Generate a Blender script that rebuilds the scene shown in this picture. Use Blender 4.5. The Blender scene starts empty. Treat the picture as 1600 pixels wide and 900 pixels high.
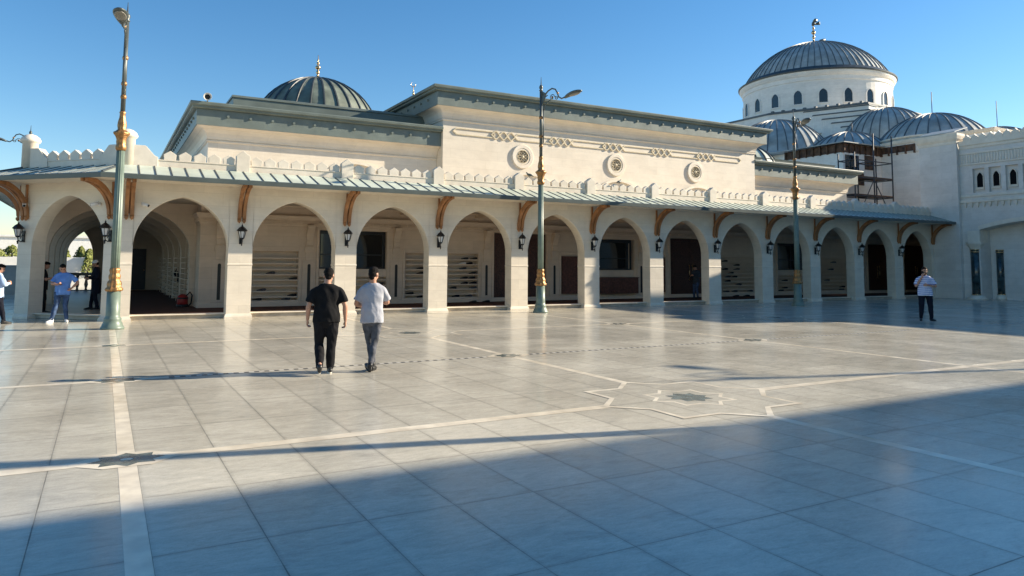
import bpy, bmesh, math, random
from mathutils import Vector, Matrix, noise
random.seed(7)
R = math.radians
sc = bpy.context.scene
COL = sc.collection
PI = math.pi

# ------------------------------------------------------------------ materials
def new_mat(name):
    m = bpy.data.materials.new(name); m.use_nodes = True
    nt = m.node_tree
    return m, nt, nt.nodes['Principled BSDF']

def mat(name, col, rough=.6, metal=0., var=.12, scale=3., bump=0., bscale=40., spec=.5, stain=0., stretch=(1,1,1), rvar=.08, coat=0.):
    m, nt, b = new_mat(name)
    N, L = nt.nodes.new, nt.links.new
    tc = N('ShaderNodeTexCoord'); mp = N('ShaderNodeMapping'); mp.inputs['Scale'].default_value = stretch
    L(tc.outputs['Object'], mp.inputs[0])
    n1 = N('ShaderNodeTexNoise'); n1.inputs['Scale'].default_value = scale; n1.inputs['Detail'].default_value = 6
    L(mp.outputs[0], n1.inputs['Vector'])
    r = N('ShaderNodeValToRGB')
    c0 = [max(0, c*(1-var*1.6)) for c in col]; c1 = [min(1, c*(1+var)) for c in col]
    r.color_ramp.elements[0].position = .3; r.color_ramp.elements[1].position = .72
    r.color_ramp.elements[0].color = (*c0, 1); r.color_ramp.elements[1].color = (*c1, 1)
    L(n1.outputs['Fac'], r.inputs[0])
    out = r.outputs[0]
    if stain:
        n2 = N('ShaderNodeTexNoise'); n2.inputs['Scale'].default_value = .55; n2.inputs['Detail'].default_value = 8; n2.inputs['Roughness'].default_value = .68
        L(tc.outputs['Object'], n2.inputs['Vector'])
        r2 = N('ShaderNodeValToRGB'); r2.color_ramp.elements[0].position = .38; r2.color_ramp.elements[1].position = .62
        r2.color_ramp.elements[0].color = (1-stain, 1-stain*1.15, 1-stain*1.4, 1); r2.color_ramp.elements[1].color = (1,1,1,1)
        L(n2.outputs['Fac'], r2.inputs[0])
        mx = N('ShaderNodeMix'); mx.data_type = 'RGBA'; mx.blend_type = 'MULTIPLY'; mx.inputs[0].default_value = 1
        L(out, mx.inputs[6]); L(r2.outputs[0], mx.inputs[7]); out = mx.outputs[2]
    L(out, b.inputs['Base Color'])
    mr = N('ShaderNodeMapRange'); mr.inputs[3].default_value = max(0, rough-rvar); mr.inputs[4].default_value = min(1, rough+rvar)
    L(n1.outputs['Fac'], mr.inputs[0]); L(mr.outputs[0], b.inputs['Roughness'])
    b.inputs['Metallic'].default_value = metal
    b.inputs['Specular IOR Level'].default_value = spec
    if coat: b.inputs['Coat Weight'].default_value = coat
    if bump:
        n3 = N('ShaderNodeTexNoise'); n3.inputs['Scale'].default_value = bscale; n3.inputs['Detail'].default_value = 4
        L(mp.outputs[0], n3.inputs['Vector'])
        bp = N('ShaderNodeBump'); bp.inputs['Strength'].default_value = bump; bp.inputs['Distance'].default_value = .02
        L(n3.outputs['Fac'], bp.inputs['Height']); L(bp.outputs[0], b.inputs['Normal'])
    return m

def stone_mat(name, col, course=.0, rough=.55, stain=.12, spec=.35):
    """cladding slabs: faint horizontal courses, vertical joints and per-slab tone"""
    m, nt, b = new_mat(name)
    N, L = nt.nodes.new, nt.links.new
    tc = N('ShaderNodeTexCoord'); sp = N('ShaderNodeSeparateXYZ'); L(tc.outputs['Object'], sp.inputs[0])
    ad = N('ShaderNodeMath'); ad.operation = 'ADD'; L(sp.outputs[0], ad.inputs[0]); L(sp.outputs[1], ad.inputs[1])
    cb = N('ShaderNodeCombineXYZ'); L(ad.outputs[0], cb.inputs[0]); L(sp.outputs[2], cb.inputs[1])
    br = N('ShaderNodeTexBrick'); br.inputs['Scale'].default_value = 1
    br.inputs['Brick Width'].default_value = 1.1; br.inputs['Row Height'].default_value = .38; br.inputs['Mortar Size'].default_value = .0035
    br.inputs['Color1'].default_value = (.93,.93,.93,1); br.inputs['Color2'].default_value = (1,1,1,1)
    br.inputs['Mortar'].default_value = (.80,.78,.75,1)
    L(cb.outputs[0], br.inputs['Vector'])
    mp = N('ShaderNodeMapping'); mp.inputs['Scale'].default_value = (1,1,2.2); L(tc.outputs['Object'], mp.inputs[0])
    n1 = N('ShaderNodeTexNoise'); n1.inputs['Scale'].default_value = 2.2; n1.inputs['Detail'].default_value = 9; n1.inputs['Roughness'].default_value = .62
    L(mp.outputs[0], n1.inputs['Vector'])
    r = N('ShaderNodeValToRGB'); r.color_ramp.elements[0].position = .28; r.color_ramp.elements[1].position = .7
    r.color_ramp.elements[0].color = (*[c*.93 for c in col], 1); r.color_ramp.elements[1].color = (*[min(1,c*1.06) for c in col], 1)
    L(n1.outputs['Fac'], r.inputs[0])
    mx = N('ShaderNodeMix'); mx.data_type = 'RGBA'; mx.blend_type = 'MULTIPLY'; mx.inputs[0].default_value = 1
    L(r.outputs[0], mx.inputs[6]); L(br.outputs['Color'], mx.inputs[7])
    n2 = N('ShaderNodeTexNoise'); n2.inputs['Scale'].default_value = .7; n2.inputs['Detail'].default_value = 9; n2.inputs['Roughness'].default_value = .7
    L(tc.outputs['Object'], n2.inputs['Vector'])
    r2 = N('ShaderNodeValToRGB'); r2.color_ramp.elements[0].position = .36; r2.color_ramp.elements[1].position = .6
    r2.color_ramp.elements[0].color = (1-stain, 1-stain*1.1, 1-stain*1.25, 1); r2.color_ramp.elements[1].color = (1,1,1,1)
    L(n2.outputs['Fac'], r2.inputs[0])
    m2 = N('ShaderNodeMix'); m2.data_type = 'RGBA'; m2.blend_type = 'MULTIPLY'; m2.inputs[0].default_value = 1
    L(mx.outputs[2], m2.inputs[6]); L(r2.outputs[0], m2.inputs[7])
    L(m2.outputs[2], b.inputs['Base Color'])
    b.inputs['Roughness'].default_value = rough; b.inputs['Specular IOR Level'].default_value = spec
    n3 = N('ShaderNodeTexNoise'); n3.inputs['Scale'].default_value = 30; L(tc.outputs['Object'], n3.inputs['Vector'])
    bp = N('ShaderNodeBump'); bp.inputs['Strength'].default_value = .12; bp.inputs['Distance'].default_value = .01
    L(n3.outputs['Fac'], bp.inputs['Height']); L(bp.outputs[0], b.inputs['Normal'])
    return m

def floor_mat():
    m, nt, b = new_mat('polished_floor_slabs')
    N, L = nt.nodes.new, nt.links.new
    def M(op, a, c=None, d=None):
        n = N('ShaderNodeMath'); n.operation = op
        for i, v in enumerate((a, c, d)):
            if v is None: continue
            if isinstance(v, (int, float)): n.inputs[i].default_value = v
            else: L(v, n.inputs[i])
        return n.outputs[0]
    tc = N('ShaderNodeTexCoord'); sp = N('ShaderNodeSeparateXYZ'); L(tc.outputs['Object'], sp.inputs[0])
    x, y = sp.outputs[0], sp.outputs[1]
    xs = M('ADD', x, -.31 + 6.36*20); xm = M('MODULO', xs, 6.36); u = M('DIVIDE', xm, .636)
    v = M('DIVIDE', M('ADD', y, -7.15 + 1.195*60), 1.195)
    cell = M('FLOOR', M('DIVIDE', xs, 6.36))
    fu, fv = M('FRACT', u), M('FRACT', v)
    du = M('MULTIPLY', M('MINIMUM', fu, M('SUBTRACT', 1, fu)), .636)
    dv = M('MULTIPLY', M('MINIMUM', fv, M('SUBTRACT', 1, fv)), 1.195)
    d = M('MINIMUM', du, dv)
    # wandering joint width, soiled shoulders
    nj = N('ShaderNodeTexNoise'); nj.inputs['Scale'].default_value = 3.; nj.inputs['Detail'].default_value = 5; L(tc.outputs['Object'], nj.inputs['Vector'])
    jw = M('MULTIPLY_ADD', nj.outputs['Fac'], .0085, -.0012)
    joint = M('LESS_THAN', d, jw)
    dirt = N('ShaderNodeMapRange'); L(d, dirt.inputs[0]); dirt.inputs[1].default_value = 0; dirt.inputs[2].default_value = .035
    dirt.inputs[3].default_value = .84; dirt.inputs[4].default_value = 1.
    cid = N('ShaderNodeCombineXYZ'); L(M('FLOOR', u), cid.inputs[0]); L(M('FLOOR', v), cid.inputs[1]); L(cell, cid.inputs[2])
    wn = N('ShaderNodeTexWhiteNoise'); wn.noise_dimensions = '3D'; L(cid.outputs[0], wn.inputs['Vector'])
    # veined body, shifted per slab
    sh = N('ShaderNodeVectorMath'); sh.operation = 'MULTIPLY_ADD'; L(wn.outputs['Color'], sh.inputs[0]); sh.inputs[1].default_value = (9,9,9); L(tc.outputs['Object'], sh.inputs[2])
    mp = N('ShaderNodeMapping'); mp.inputs['Scale'].default_value = (1,2.6,1); mp.inputs['Rotation'].default_value = (0,0,R(24)); L(sh.outputs[0], mp.inputs[0])
    n1 = N('ShaderNodeTexNoise'); n1.inputs['Scale'].default_value = 2.3; n1.inputs['Detail'].default_value = 10; n1.inputs['Roughness'].default_value = .66; n1.inputs['Distortion'].default_value = .9
    L(mp.outputs[0], n1.inputs['Vector'])
    r = N('ShaderNodeValToRGB'); e = r.color_ramp.elements
    e[0].position = .22; e[0].color = (.355,.33,.265,1); e[1].position = .8; e[1].color = (.645,.59,.475,1)
    k = e.new(.42); k.color = (.49,.455,.37,1); k = e.new(.55); k.color = (.54,.50,.405,1)
    L(n1.outputs['Fac'], r.inputs[0])
    n2 = N('ShaderNodeTexNoise'); n2.inputs['Scale'].default_value = 14; n2.inputs['Detail'].default_value = 8; n2.inputs['Roughness'].default_value = .7; L(mp.outputs[0], n2.inputs['Vector'])
    sp2 = N('ShaderNodeMapRange'); L(n2.outputs['Fac'], sp2.inputs[0]); sp2.inputs[1].default_value = .3; sp2.inputs[2].default_value = .7; sp2.inputs[3].default_value = .86; sp2.inputs[4].default_value = 1.08
    tone = M('MULTIPLY_ADD', wn.outputs['Value'], .15, .98)
    n4 = N('ShaderNodeTexNoise'); n4.inputs['Scale'].default_value = .45; n4.inputs['Detail'].default_value = 7; n4.inputs['Roughness'].default_value = .65; L(tc.outputs['Object'], n4.inputs['Vector'])
    st = N('ShaderNodeMapRange'); L(n4.outputs['Fac'], st.inputs[0]); st.inputs[1].default_value = .33; st.inputs[2].default_value = .62; st.inputs[3].default_value = .86; st.inputs[4].default_value = 1.03
    n6 = N('ShaderNodeTexNoise'); n6.inputs['Scale'].default_value = 70; n6.inputs['Detail'].default_value = 4; n6.inputs['Roughness'].default_value = .8; L(tc.outputs['Object'], n6.inputs['Vector'])
    gr = N('ShaderNodeMapRange'); L(n6.outputs['Fac'], gr.inputs[0]); gr.inputs[1].default_value = .25; gr.inputs[2].default_value = .75; gr.inputs[3].default_value = .88; gr.inputs[4].default_value = 1.12
    # pale scuffs
    n5 = N('ShaderNodeTexNoise'); n5.inputs['Scale'].default_value = 5.5; n5.inputs['Detail'].default_value = 12; n5.inputs['Roughness'].default_value = .8; n5.inputs['Distortion'].default_value = 1.5; L(tc.outputs['Object'], n5.inputs['Vector'])
    scf = N('ShaderNodeMapRange'); L(n5.outputs['Fac'], scf.inputs[0]); scf.inputs[1].default_value = .66; scf.inputs[2].default_value = .8; scf.inputs[3].default_value = 1; scf.inputs[4].default_value = 1.35
    f = M('MULTIPLY', M('MULTIPLY', M('MULTIPLY', M('MULTIPLY', tone, sp2.outputs[0]), st.outputs[0]), dirt.outputs[0]), M('MULTIPLY', scf.outputs[0], gr.outputs[0]))
    f = M('MULTIPLY', f, M('MULTIPLY_ADD', joint, -.6, 1))
    mx = N('ShaderNodeVectorMath'); mx.operation = 'SCALE'; L(r.outputs[0], mx.inputs[0]); L(f, mx.inputs['Scale'])
    L(mx.outputs[0], b.inputs['Base Color'])
    rr = N('ShaderNodeMapRange'); L(n4.outputs['Fac'], rr.inputs[0]); rr.inputs[1].default_value = .3; rr.inputs[2].default_value = .7; rr.inputs[3].default_value = .11; rr.inputs[4].default_value = .24
    ro = M('ADD', M('MULTIPLY_ADD', n2.outputs['Fac'], .1, -.03), M('ADD', rr.outputs[0], M('MULTIPLY', joint, .4)))
    L(ro, b.inputs['Roughness']); b.inputs['Specular IOR Level'].default_value = .24
    bp = N('ShaderNodeBump'); bp.inputs['Strength'].default_value = .25; bp.inputs['Distance'].default_value = .004
    hh = M('ADD', M('MULTIPLY_ADD', joint, -1, 1), M('ADD', M('MULTIPLY', n4.outputs['Fac'], .5), M('MULTIPLY', wn.outputs['Value'], .25)))
    L(hh, bp.inputs['Height']); L(bp.outputs[0], b.inputs['Normal'])
    return m

def striped(name, ca, cb, axis, period, duty, rough=.8, off=0.):
    m, nt, b = new_mat(name)
    N, L = nt.nodes.new, nt.links.new
    tc = N('ShaderNodeTexCoord'); sp = N('ShaderNodeSeparateXYZ'); L(tc.outputs['Object'], sp.inputs[0])
    a = N('ShaderNodeMath'); a.operation = 'MULTIPLY_ADD'; a.inputs[1].default_value = 1/period; a.inputs[2].default_value = off+100; L(sp.outputs[axis], a.inputs[0])
    f = N('ShaderNodeMath'); f.operation = 'FRACT'; L(a.outputs[0], f.inputs[0])
    g = N('ShaderNodeMath'); g.operation = 'LESS_THAN'; g.inputs[1].default_value = duty; L(f.outputs[0], g.inputs[0])
    mx = N('ShaderNodeMix'); mx.data_type = 'RGBA'; L(g.outputs[0], mx.inputs[0]); mx.inputs[6].default_value = (*ca,1); mx.inputs[7].default_value = (*cb,1)
    L(mx.outputs[2], b.inputs['Base Color']); b.inputs['Roughness'].default_value = rough
    return m

MT = {}
MT['stone'] = stone_mat('cream_stone', (.78,.70,.575), stain=.08)
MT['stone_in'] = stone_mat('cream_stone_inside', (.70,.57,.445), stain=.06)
MT['trim'] = mat('cream_trim', (.78,.705,.585), .55, var=.06, scale=4, bump=.1, stain=.1)
MT['wing'] = stone_mat('pale_grey_stone', (.72,.68,.62))
MT['mosque'] = stone_mat('white_stone', (.88,.83,.75), stain=.08)
MT['gold_trim'] = mat('ochre_trim', (.66,.57,.40), .5, var=.1, scale=9)
MT['gutter'] = mat('dark_green_gutter', (.085,.105,.098), .42, 0, var=.12, scale=2)
MT['green_metal'] = mat('grey_green_metal', (.165,.20,.18), .45, .0, var=.10, scale=2, stain=.12, bump=.05, bscale=3)
MT['dark_metal'] = mat('dark_roof_metal', (.045,.055,.058), .42, .0, var=.15, scale=3)
MT['roof'] = mat('standing_seam_metal', (.59,.65,.54), .42, .0, var=.10, scale=1.6, stain=.14, bump=.08, bscale=2.5, spec=.5)
MT['lead'] = mat('blue_grey_lead', (.42,.455,.45), .6, .0, var=.18, scale=1.4, stain=.2, bump=.1, bscale=2)
MT['lead_green'] = mat('green_grey_lead', (.17,.20,.16), .55, .0, var=.25, scale=2, stain=.2, bump=.1, bscale=2)
MT['lead_seam'] = mat('dark_lead_seam', (.10,.12,.13), .5, 0, var=.15)
MT['wood'] = mat('honey_timber', (.34,.155,.06), .5, var=.25, scale=5, stretch=(1,1,.25), spec=.4)
MT['dark_wood'] = mat('dark_carved_wood', (.075,.03,.018), .5, var=.4, scale=16, bump=.4, bscale=26)
MT['red_wood'] = mat('red_brown_wood', (.12,.045,.028), .5, var=.4, scale=14, bump=.4, bscale=22)
MT['board'] = mat('rough_formwork_board', (.115,.062,.035), .8, var=.4, scale=4)
MT['black'] = mat('black_metal', (.012,.012,.013), .4, .3, var=.1)
MT['frame'] = mat('black_window_frame', (.012,.012,.013), .35, 0, var=.1)
MT['void'] = mat('unlit_opening', (.008,.008,.009), .85, 0, spec=.1)
MT['lampglass'] = mat('dull_lamp_glass', (.22,.205,.17), .35, 0, var=.05)
MT['milk'] = mat('frosted_glass', (.62,.62,.60), .3, 0, var=.03)
MT['post'] = mat('grey_green_paint', (.155,.205,.165), .42, 0, var=.10, scale=6, bump=.05)
MT['post_top'] = mat('dark_grey_paint', (.09,.105,.10), .4, .3, var=.1)
MT['gilt'] = mat('gilded_bronze', (.37,.19,.065), .42, .45, var=.25, scale=14, bump=.3, bscale=30)
MT['brass'] = mat('brass', (.62,.44,.24), .28, .9, var=.15, scale=9)
MT['floor'] = floor_mat()
MT['strip'] = mat('cream_marble_strip', (.90,.79,.62), .24, var=.14, scale=3.5, stain=.18, spec=.42)
MT['inlay'] = mat('green_marble_inlay', (.15,.185,.175), .2, var=.3, scale=9)
MT['inlay_dark'] = mat('dark_green_marble', (.13,.16,.15), .2, var=.3, scale=9)
MT['carpet'] = mat('red_brown_carpet', (.115,.06,.045), .95, var=.25, scale=30, spec=.1)
MT['step'] = mat('step_marble', (.50,.44,.36), .35, var=.15, scale=4, stain=.2)
MT['column'] = mat('green_marble_column', (.03,.055,.06), .12, var=.5, scale=5, spec=.6)
MT['white_far'] = mat('far_white_wall', (.80,.79,.74), .8, var=.05)
MT['grey_wall'] = mat('grey_boundary_wall', (.40,.39,.37), .8, var=.08)
MT['steel'] = mat('scaffold_steel', (.07,.07,.075), .55, .3, var=.3, scale=6)
MT['leaf'] = mat('hedge_leaf', (.085,.12,.035), .7, var=.5, scale=3)
MT['leaf2'] = mat('pale_hedge_leaf', (.22,.25,.06), .7, var=.4, scale=3)
MT['bark'] = mat('bark', (.09,.06,.04), .9)
MT['ceil'] = mat('gallery_ceiling', (.50,.43,.35), .7, var=.08)
MT['skin'] = mat('skin', (.47,.25,.165), .5, var=.10, scale=20, spec=.35)
MT['hair'] = mat('black_hair', (.008,.006,.005), .75, var=.3, scale=60, spec=.15, bump=.6, bscale=140)
MT['cloth_black'] = mat('black_cotton', (.010,.010,.012), .9, var=.25, scale=8, bump=.35, bscale=14, spec=.2)
MT['cloth_blackt'] = mat('black_jersey', (.011,.011,.012), .92, var=.25, scale=8, bump=.3, bscale=18, spec=.15)
MT['cloth_grey'] = mat('light_grey_cotton', (.38,.39,.43), .9, var=.08, scale=8, bump=.35, bscale=16, spec=.2)
MT['cloth_dgrey'] = mat('charcoal_denim', (.085,.09,.105), .85, var=.3, scale=9, bump=.3, bscale=18, spec=.2)
MT['cloth_blue'] = mat('blue_cotton', (.13,.27,.62), .9, var=.12, scale=8, bump=.35, bscale=16, spec=.2)
MT['cloth_pale'] = mat('pale_blue_cotton', (.42,.55,.78), .9, var=.1, scale=8, bump=.35, bscale=16, spec=.2)
MT['denim'] = mat('blue_denim', (.06,.10,.19), .85, var=.35, scale=9, bump=.3, bscale=18, spec=.2)
MT['navy'] = mat('navy_cotton', (.010,.012,.022), .9, var=.25, scale=9, bump=.3, bscale=18, spec=.2)
MT['cloth_slate'] = mat('slate_jacket', (.05,.065,.085), .85, var=.25, scale=9, bump=.3, bscale=18, spec=.2)
MT['shoe_black'] = mat('black_leather', (.012,.012,.013), .45, var=.2)
MT['shoe_white'] = mat('white_trainer', (.75,.74,.72), .6, var=.08)
MT['sole'] = mat('pale_rubber', (.60,.57,.50), .7, var=.1)
MT['red'] = mat('red_plastic', (.30,.012,.012), .4, var=.1)
MT['polo'] = striped('striped_polo', (.80,.80,.84), (.05,.12,.42), 2, .062, .46)
MT['zip'] = striped('dotted_strip', (.60,.56,.47), (.035,.035,.037), 0, .15, .5, .45)

def glass_mat():
    m, nt, b = new_mat('dark_window_glass')
    b.inputs['Base Color'].default_value = (.012,.015,.018,1); b.inputs['Roughness'].default_value = .04; b.inputs['Specular IOR Level'].default_value = .7
    return m
MT['glass'] = glass_mat()

# ------------------------------------------------------------------ mesh builder
class MB:
    def __init__(s): s.v = []; s.f = []; s.sm = []; s.M = Matrix()
    def add(s, vs, fs, smooth=False):
        o = len(s.v)
        s.v += [s.M @ Vector(p) for p in vs]
        for f in fs: s.f.append([i+o for i in f]); s.sm.append(smooth)
    def box(s, x0, x1, y0, y1, z0, z1):
        if x0 > x1: x0, x1 = x1, x0
        if y0 > y1: y0, y1 = y1, y0
        s.add([(x0,y0,z0),(x1,y0,z0),(x1,y1,z0),(x0,y1,z0),(x0,y0,z1),(x1,y0,z1),(x1,y1,z1),(x0,y1,z1)],
              [(0,3,2,1),(4,5,6,7),(0,1,5,4),(1,2,6,5),(2,3,7,6),(3,0,4,7)])
    def prism(s, pts, ext, smooth=False):
        n = len(pts); e = Vector(ext); P = [Vector(p) for p in pts]
        s.add(P + [p+e for p in P], [tuple(range(n))[::-1], tuple(range(n, 2*n))] + [(i, (i+1) % n, n+(i+1) % n, n+i) for i in range(n)], smooth)
    def lathe(s, prof, c=(0,0,0), n=24, smooth=True, a0=0, a1=2*PI, flute=0, nf=0):
        full = abs(a1-a0-2*PI) < 1e-6; m = n if full else n+1
        vs = []
        for r, z in prof:
            for i in range(m):
                a = a0+(a1-a0)*i/n
                rr = r*(1-flute*(.5+.5*math.cos(nf*a))) if flute else r
                vs.append((c[0]+rr*math.cos(a), c[1]+rr*math.sin(a), c[2]+z))
        fs = []
        for k in range(len(prof)-1):
            for i in range(n):
                j = (i+1) % m
                fs.append((k*m+i, k*m+j, (k+1)*m+j, (k+1)*m+i))
        if full:
            if prof[0][0] > 1e-4: fs.append(tuple(range(m))[::-1])
            if prof[-1][0] > 1e-4: fs.append(tuple(range((len(prof)-1)*m, len(prof)*m)))
        s.add(vs, fs, smooth)
    def tube(s, pts, r, n=8, smooth=True, side=None):
        P = [Vector(p) for p in pts]; k = len(P)
        rr = r if isinstance(r, (list, tuple)) else [r]*k
        vs = []; ref = None
        for i in range(k):
            t = (P[min(i+1, k-1)]-P[max(i-1, 0)]).normalized()
            if side is not None: ref = Vector(side)
            elif ref is None: ref = Vector((1,0,0)) if abs(t.x) < .9 else Vector((0,1,0))
            a = (ref - t*ref.dot(t)).normalized(); bb = t.cross(a)
            if side is None: ref = a
            q = rr[i]; ra, rb = q if isinstance(q, (list, tuple)) else (q, q)
            for j in range(n):
                w = 2*PI*j/n
                vs.append(P[i] + a*(ra*math.cos(w)) + bb*(rb*math.sin(w)))
        fs = [(i*n+j, i*n+(j+1) % n, (i+1)*n+(j+1) % n, (i+1)*n+j) for i in range(k-1) for j in range(n)]
        fs += [tuple(range(n))[::-1], tuple(range((k-1)*n, k*n))]
        s.add(vs, fs, smooth)
    def ball(s, c, r, n=12, m=8, smooth=True):
        rx, ry, rz = r if isinstance(r, (list, tuple)) else (r, r, r)
        vs = [(c[0], c[1], c[2]-rz)]
        for i in range(1, m):
            ph = -PI/2+PI*i/m
            for j in range(n):
                vs.append((c[0]+rx*math.cos(ph)*math.cos(2*PI*j/n), c[1]+ry*math.cos(ph)*math.sin(2*PI*j/n), c[2]+rz*math.sin(ph)))
        vs.append((c[0], c[1], c[2]+rz)); L = len(vs)-1
        fs = [(0, 1+(j+1) % n, 1+j) for j in range(n)]
        for i in range(m-2):
            for j in range(n):
                fs.append((1+i*n+j, 1+i*n+(j+1) % n, 1+(i+1)*n+(j+1) % n, 1+(i+1)*n+j))
        fs += [(L, 1+(m-2)*n+j, 1+(m-2)*n+(j+1) % n) for j in range(n)]
        s.add(vs, fs, smooth)
    def sweep(s, path, prof, closed=False, smooth=False):
        """profile [(d, z)] carried along a plan path with mitred corners; d is measured to the right-hand side of travel"""
        P = [Vector((p[0], p[1])) for p in path]; n = len(P)
        nr = [Vector(((b-a).y, -(b-a).x)).normalized() for a, b in zip(P[:-1], P[1:])]
        mi = []
        for i in range(n):
            if i == 0: mi.append(nr[0])
            elif i == n-1: mi.append(nr[-1])
            else: mi.append((nr[i-1]+nr[i])/(1+nr[i-1].dot(nr[i])))
        k = len(prof); vs = []
        for i in range(n):
            for d, z in prof:
                q = P[i]+mi[i]*d; vs.append((q.x, q.y, z))
        fs = []
        kk = k if closed else k-1
        for i in range(n-1):
            for j in range(kk):
                fs.append((i*k+j, i*k+(j+1) % k, (i+1)*k+(j+1) % k, (i+1)*k+j))
        if closed: fs += [tuple(range(k)), tuple(range((n-1)*k, n*k))[::-1]]
        s.add(vs, fs, smooth)
    def build(s, name, m, parent=None, weld=True, bevel=0., recalc=True, loc=None, world=True):
        me = bpy.data.meshes.new(name)
        o = bpy.data.objects.new(name, me); COL.objects.link(o)
        off = Vector((0,0,0))
        if parent is not None:
            o.parent = parent
            p = parent
            if world:
                while p is not None: off += p.location; p = p.parent
        elif loc is not None:
            o.location = loc; off = Vector(loc)
        me.from_pydata([v-off for v in s.v], [], s.f)
        me.polygons.foreach_set('use_smooth', s.sm)
        bm = bmesh.new(); bm.from_mesh(me)
        if weld: bmesh.ops.remove_doubles(bm, verts=bm.verts, dist=.0004)
        if recalc: bmesh.ops.recalc_face_normals(bm, faces=bm.faces)
        bm.to_mesh(me); bm.free()
        me.materials.append(MT[m] if isinstance(m, str) else m)
        if bevel:
            b = o.modifiers.new('edge', 'BEVEL'); b.width = bevel; b.segments = 2; b.limit_method = 'ANGLE'; b.angle_limit = R(35)
        return o

def empty(name, loc):
    o = bpy.data.objects.new(name, None); COL.objects.link(o); o.location = loc; o.empty_display_size = .2
    return o
def tag(o, label=None, cat=None, group=None, kind=None):
    if label: o['label'] = label
    if cat: o['category'] = cat
    if group: o['group'] = group
    if kind: o['kind'] = kind
    return o
def copy_tree(o, parent=None):
    c = o.copy(); COL.objects.link(c)
    if parent is not None: c.parent = parent
    for ch in list(o.children): copy_tree(ch, c)
    return c

def arch_pts(hw, spring, apex, n=14):
    """two-centred pointed arch, left spring to right spring, as (s, z)"""
    h = apex-spring; c = (h*h-hw*hw)/(2*hw)
    if c < 0: c = 0
    rad = hw+c; am = math.atan2(h, c) if c > 0 else PI/2
    right = [(rad*math.cos(am*i/n)-c, spring+rad*math.sin(am*i/n)) for i in range(n+1)]   # right spring -> apex
    if c == 0: right = [(hw*math.cos(PI/2*i/n), spring+h*math.sin(PI/2*i/n)) for i in range(n+1)]
    left = [(-x, z) for x, z in right]
    return left + right[::-1][1:]

def arch_wall(mb, o, u, nrm, s0, s1, openings, z0, z1, t, n=14):
    """wall with pointed openings. openings: (centre, half width, spring, apex, foot z)"""
    o = Vector((o[0], o[1])); u = Vector(u); nrm = Vector(nrm)
    def P(s, d, z):
        q = o+u*s-nrm*d; return (q.x, q.y, z)
    def both(quad, ):
        for d in (0, t): mb.add([P(s, d, z) for s, z in quad], [(0,1,2,3)])
    cur = s0
    for sc_, hw, spr, ap, zf in openings:
        both([(cur, z0), (sc_-hw, z0), (sc_-hw, z1), (cur, z1)])
        A = [(sc_+x, z) for x, z in arch_pts(hw, spr, ap, n)]
        for (sa, za), (sb, zb) in zip(A[:-1], A[1:]):
            both([(sa, za), (sb, zb), (sb, z1), (sa, z1)])
            mb.add([P(sa,0,za), P(sb,0,zb), P(sb,t,zb), P(sa,t,za)], [(0,1,2,3)], True)
        for sg in (-1, 1):
            s = sc_+sg*hw
            mb.add([P(s,0,z0), P(s,0,spr), P(s,t,spr), P(s,t,z0)], [(0,1,2,3)], False)
        if zf > z0:
            both([(sc_-hw, z0), (sc_+hw, z0), (sc_+hw, zf), (sc_-hw, zf)])
            mb.add([P(sc_-hw,0,zf), P(sc_+hw,0,zf), P(sc_+hw,t,zf), P(sc_-hw,t,zf)], [(0,1,2,3)])
        cur = sc_+hw
    both([(cur, z0), (s1, z0), (s1, z1), (cur, z1)])
    mb.add([P(s0,0,z1), P(s1,0,z1), P(s1,t,z1), P(s0,t,z1)], [(0,1,2,3)])
    for s in (s0, s1): mb.add([P(s,0,z0), P(s,t,z0), P(s,t,z1), P(s,0,z1)], [(0,1,2,3)])

def ribbed_dome(mb, seam, c, r, rise, n, a0=0., lift=.04, sw=.045, rows=12, dip_=.035):
    """cap of a sphere made of flat gores with raised seams between them (seams go to the builder `seam`)"""
    Rr = (r*r+rise*rise)/(2*rise); zc = rise-Rr; phm = math.asin(min(1, r/Rr))
    if rise > r: phm = PI-phm
    prof = [(Rr*math.sin(phm*(1-k/rows)), zc+Rr*math.cos(phm*(1-k/rows))) for k in range(rows+1)]
    prof[-1] = (.002, rise)
    vs = []; fs = []; n4 = n*4; dip = dip_*2*PI*r/n
    for q, z in prof:
        for i in range(n4):
            t = (i % 4)/4; a = a0+2*PI*i/n4; g = 1-dip*(4*t*(1-t))/Rr
            vs.append((c[0]+q*g*math.cos(a), c[1]+q*g*math.sin(a), c[2]+zc+(z-zc)*g))
    for k in range(rows):
        for i in range(n4): fs.append((k*n4+i, k*n4+(i+1) % n4, (k+1)*n4+(i+1) % n4, (k+1)*n4+i))
    mb.add(vs, fs, True)
    for i in range(n):
        a = a0+2*PI*i/n; ca, sa = math.cos(a), math.sin(a)
        w = []
        for k, (q, z) in enumerate(prof):
            ph = phm*(1-k/rows); w_ = sw*min(1, .25+q/r)
            nx, nz = math.sin(ph), math.cos(ph)
            for dd, ss in ((-.01,-1), (lift,-.6), (lift,.6), (-.01,1)):
                x = (q+nx*dd); y = ss*w_
                w.append((c[0]+x*ca-y*sa, c[1]+x*sa+y*ca, c[2]+z+nz*dd))
        f = []
        for k in range(rows):
            for j in range(3): f.append((k*4+j, k*4+j+1, (k+1)*4+j+1, (k+1)*4+j))
        seam.add(w, f, False)

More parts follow.
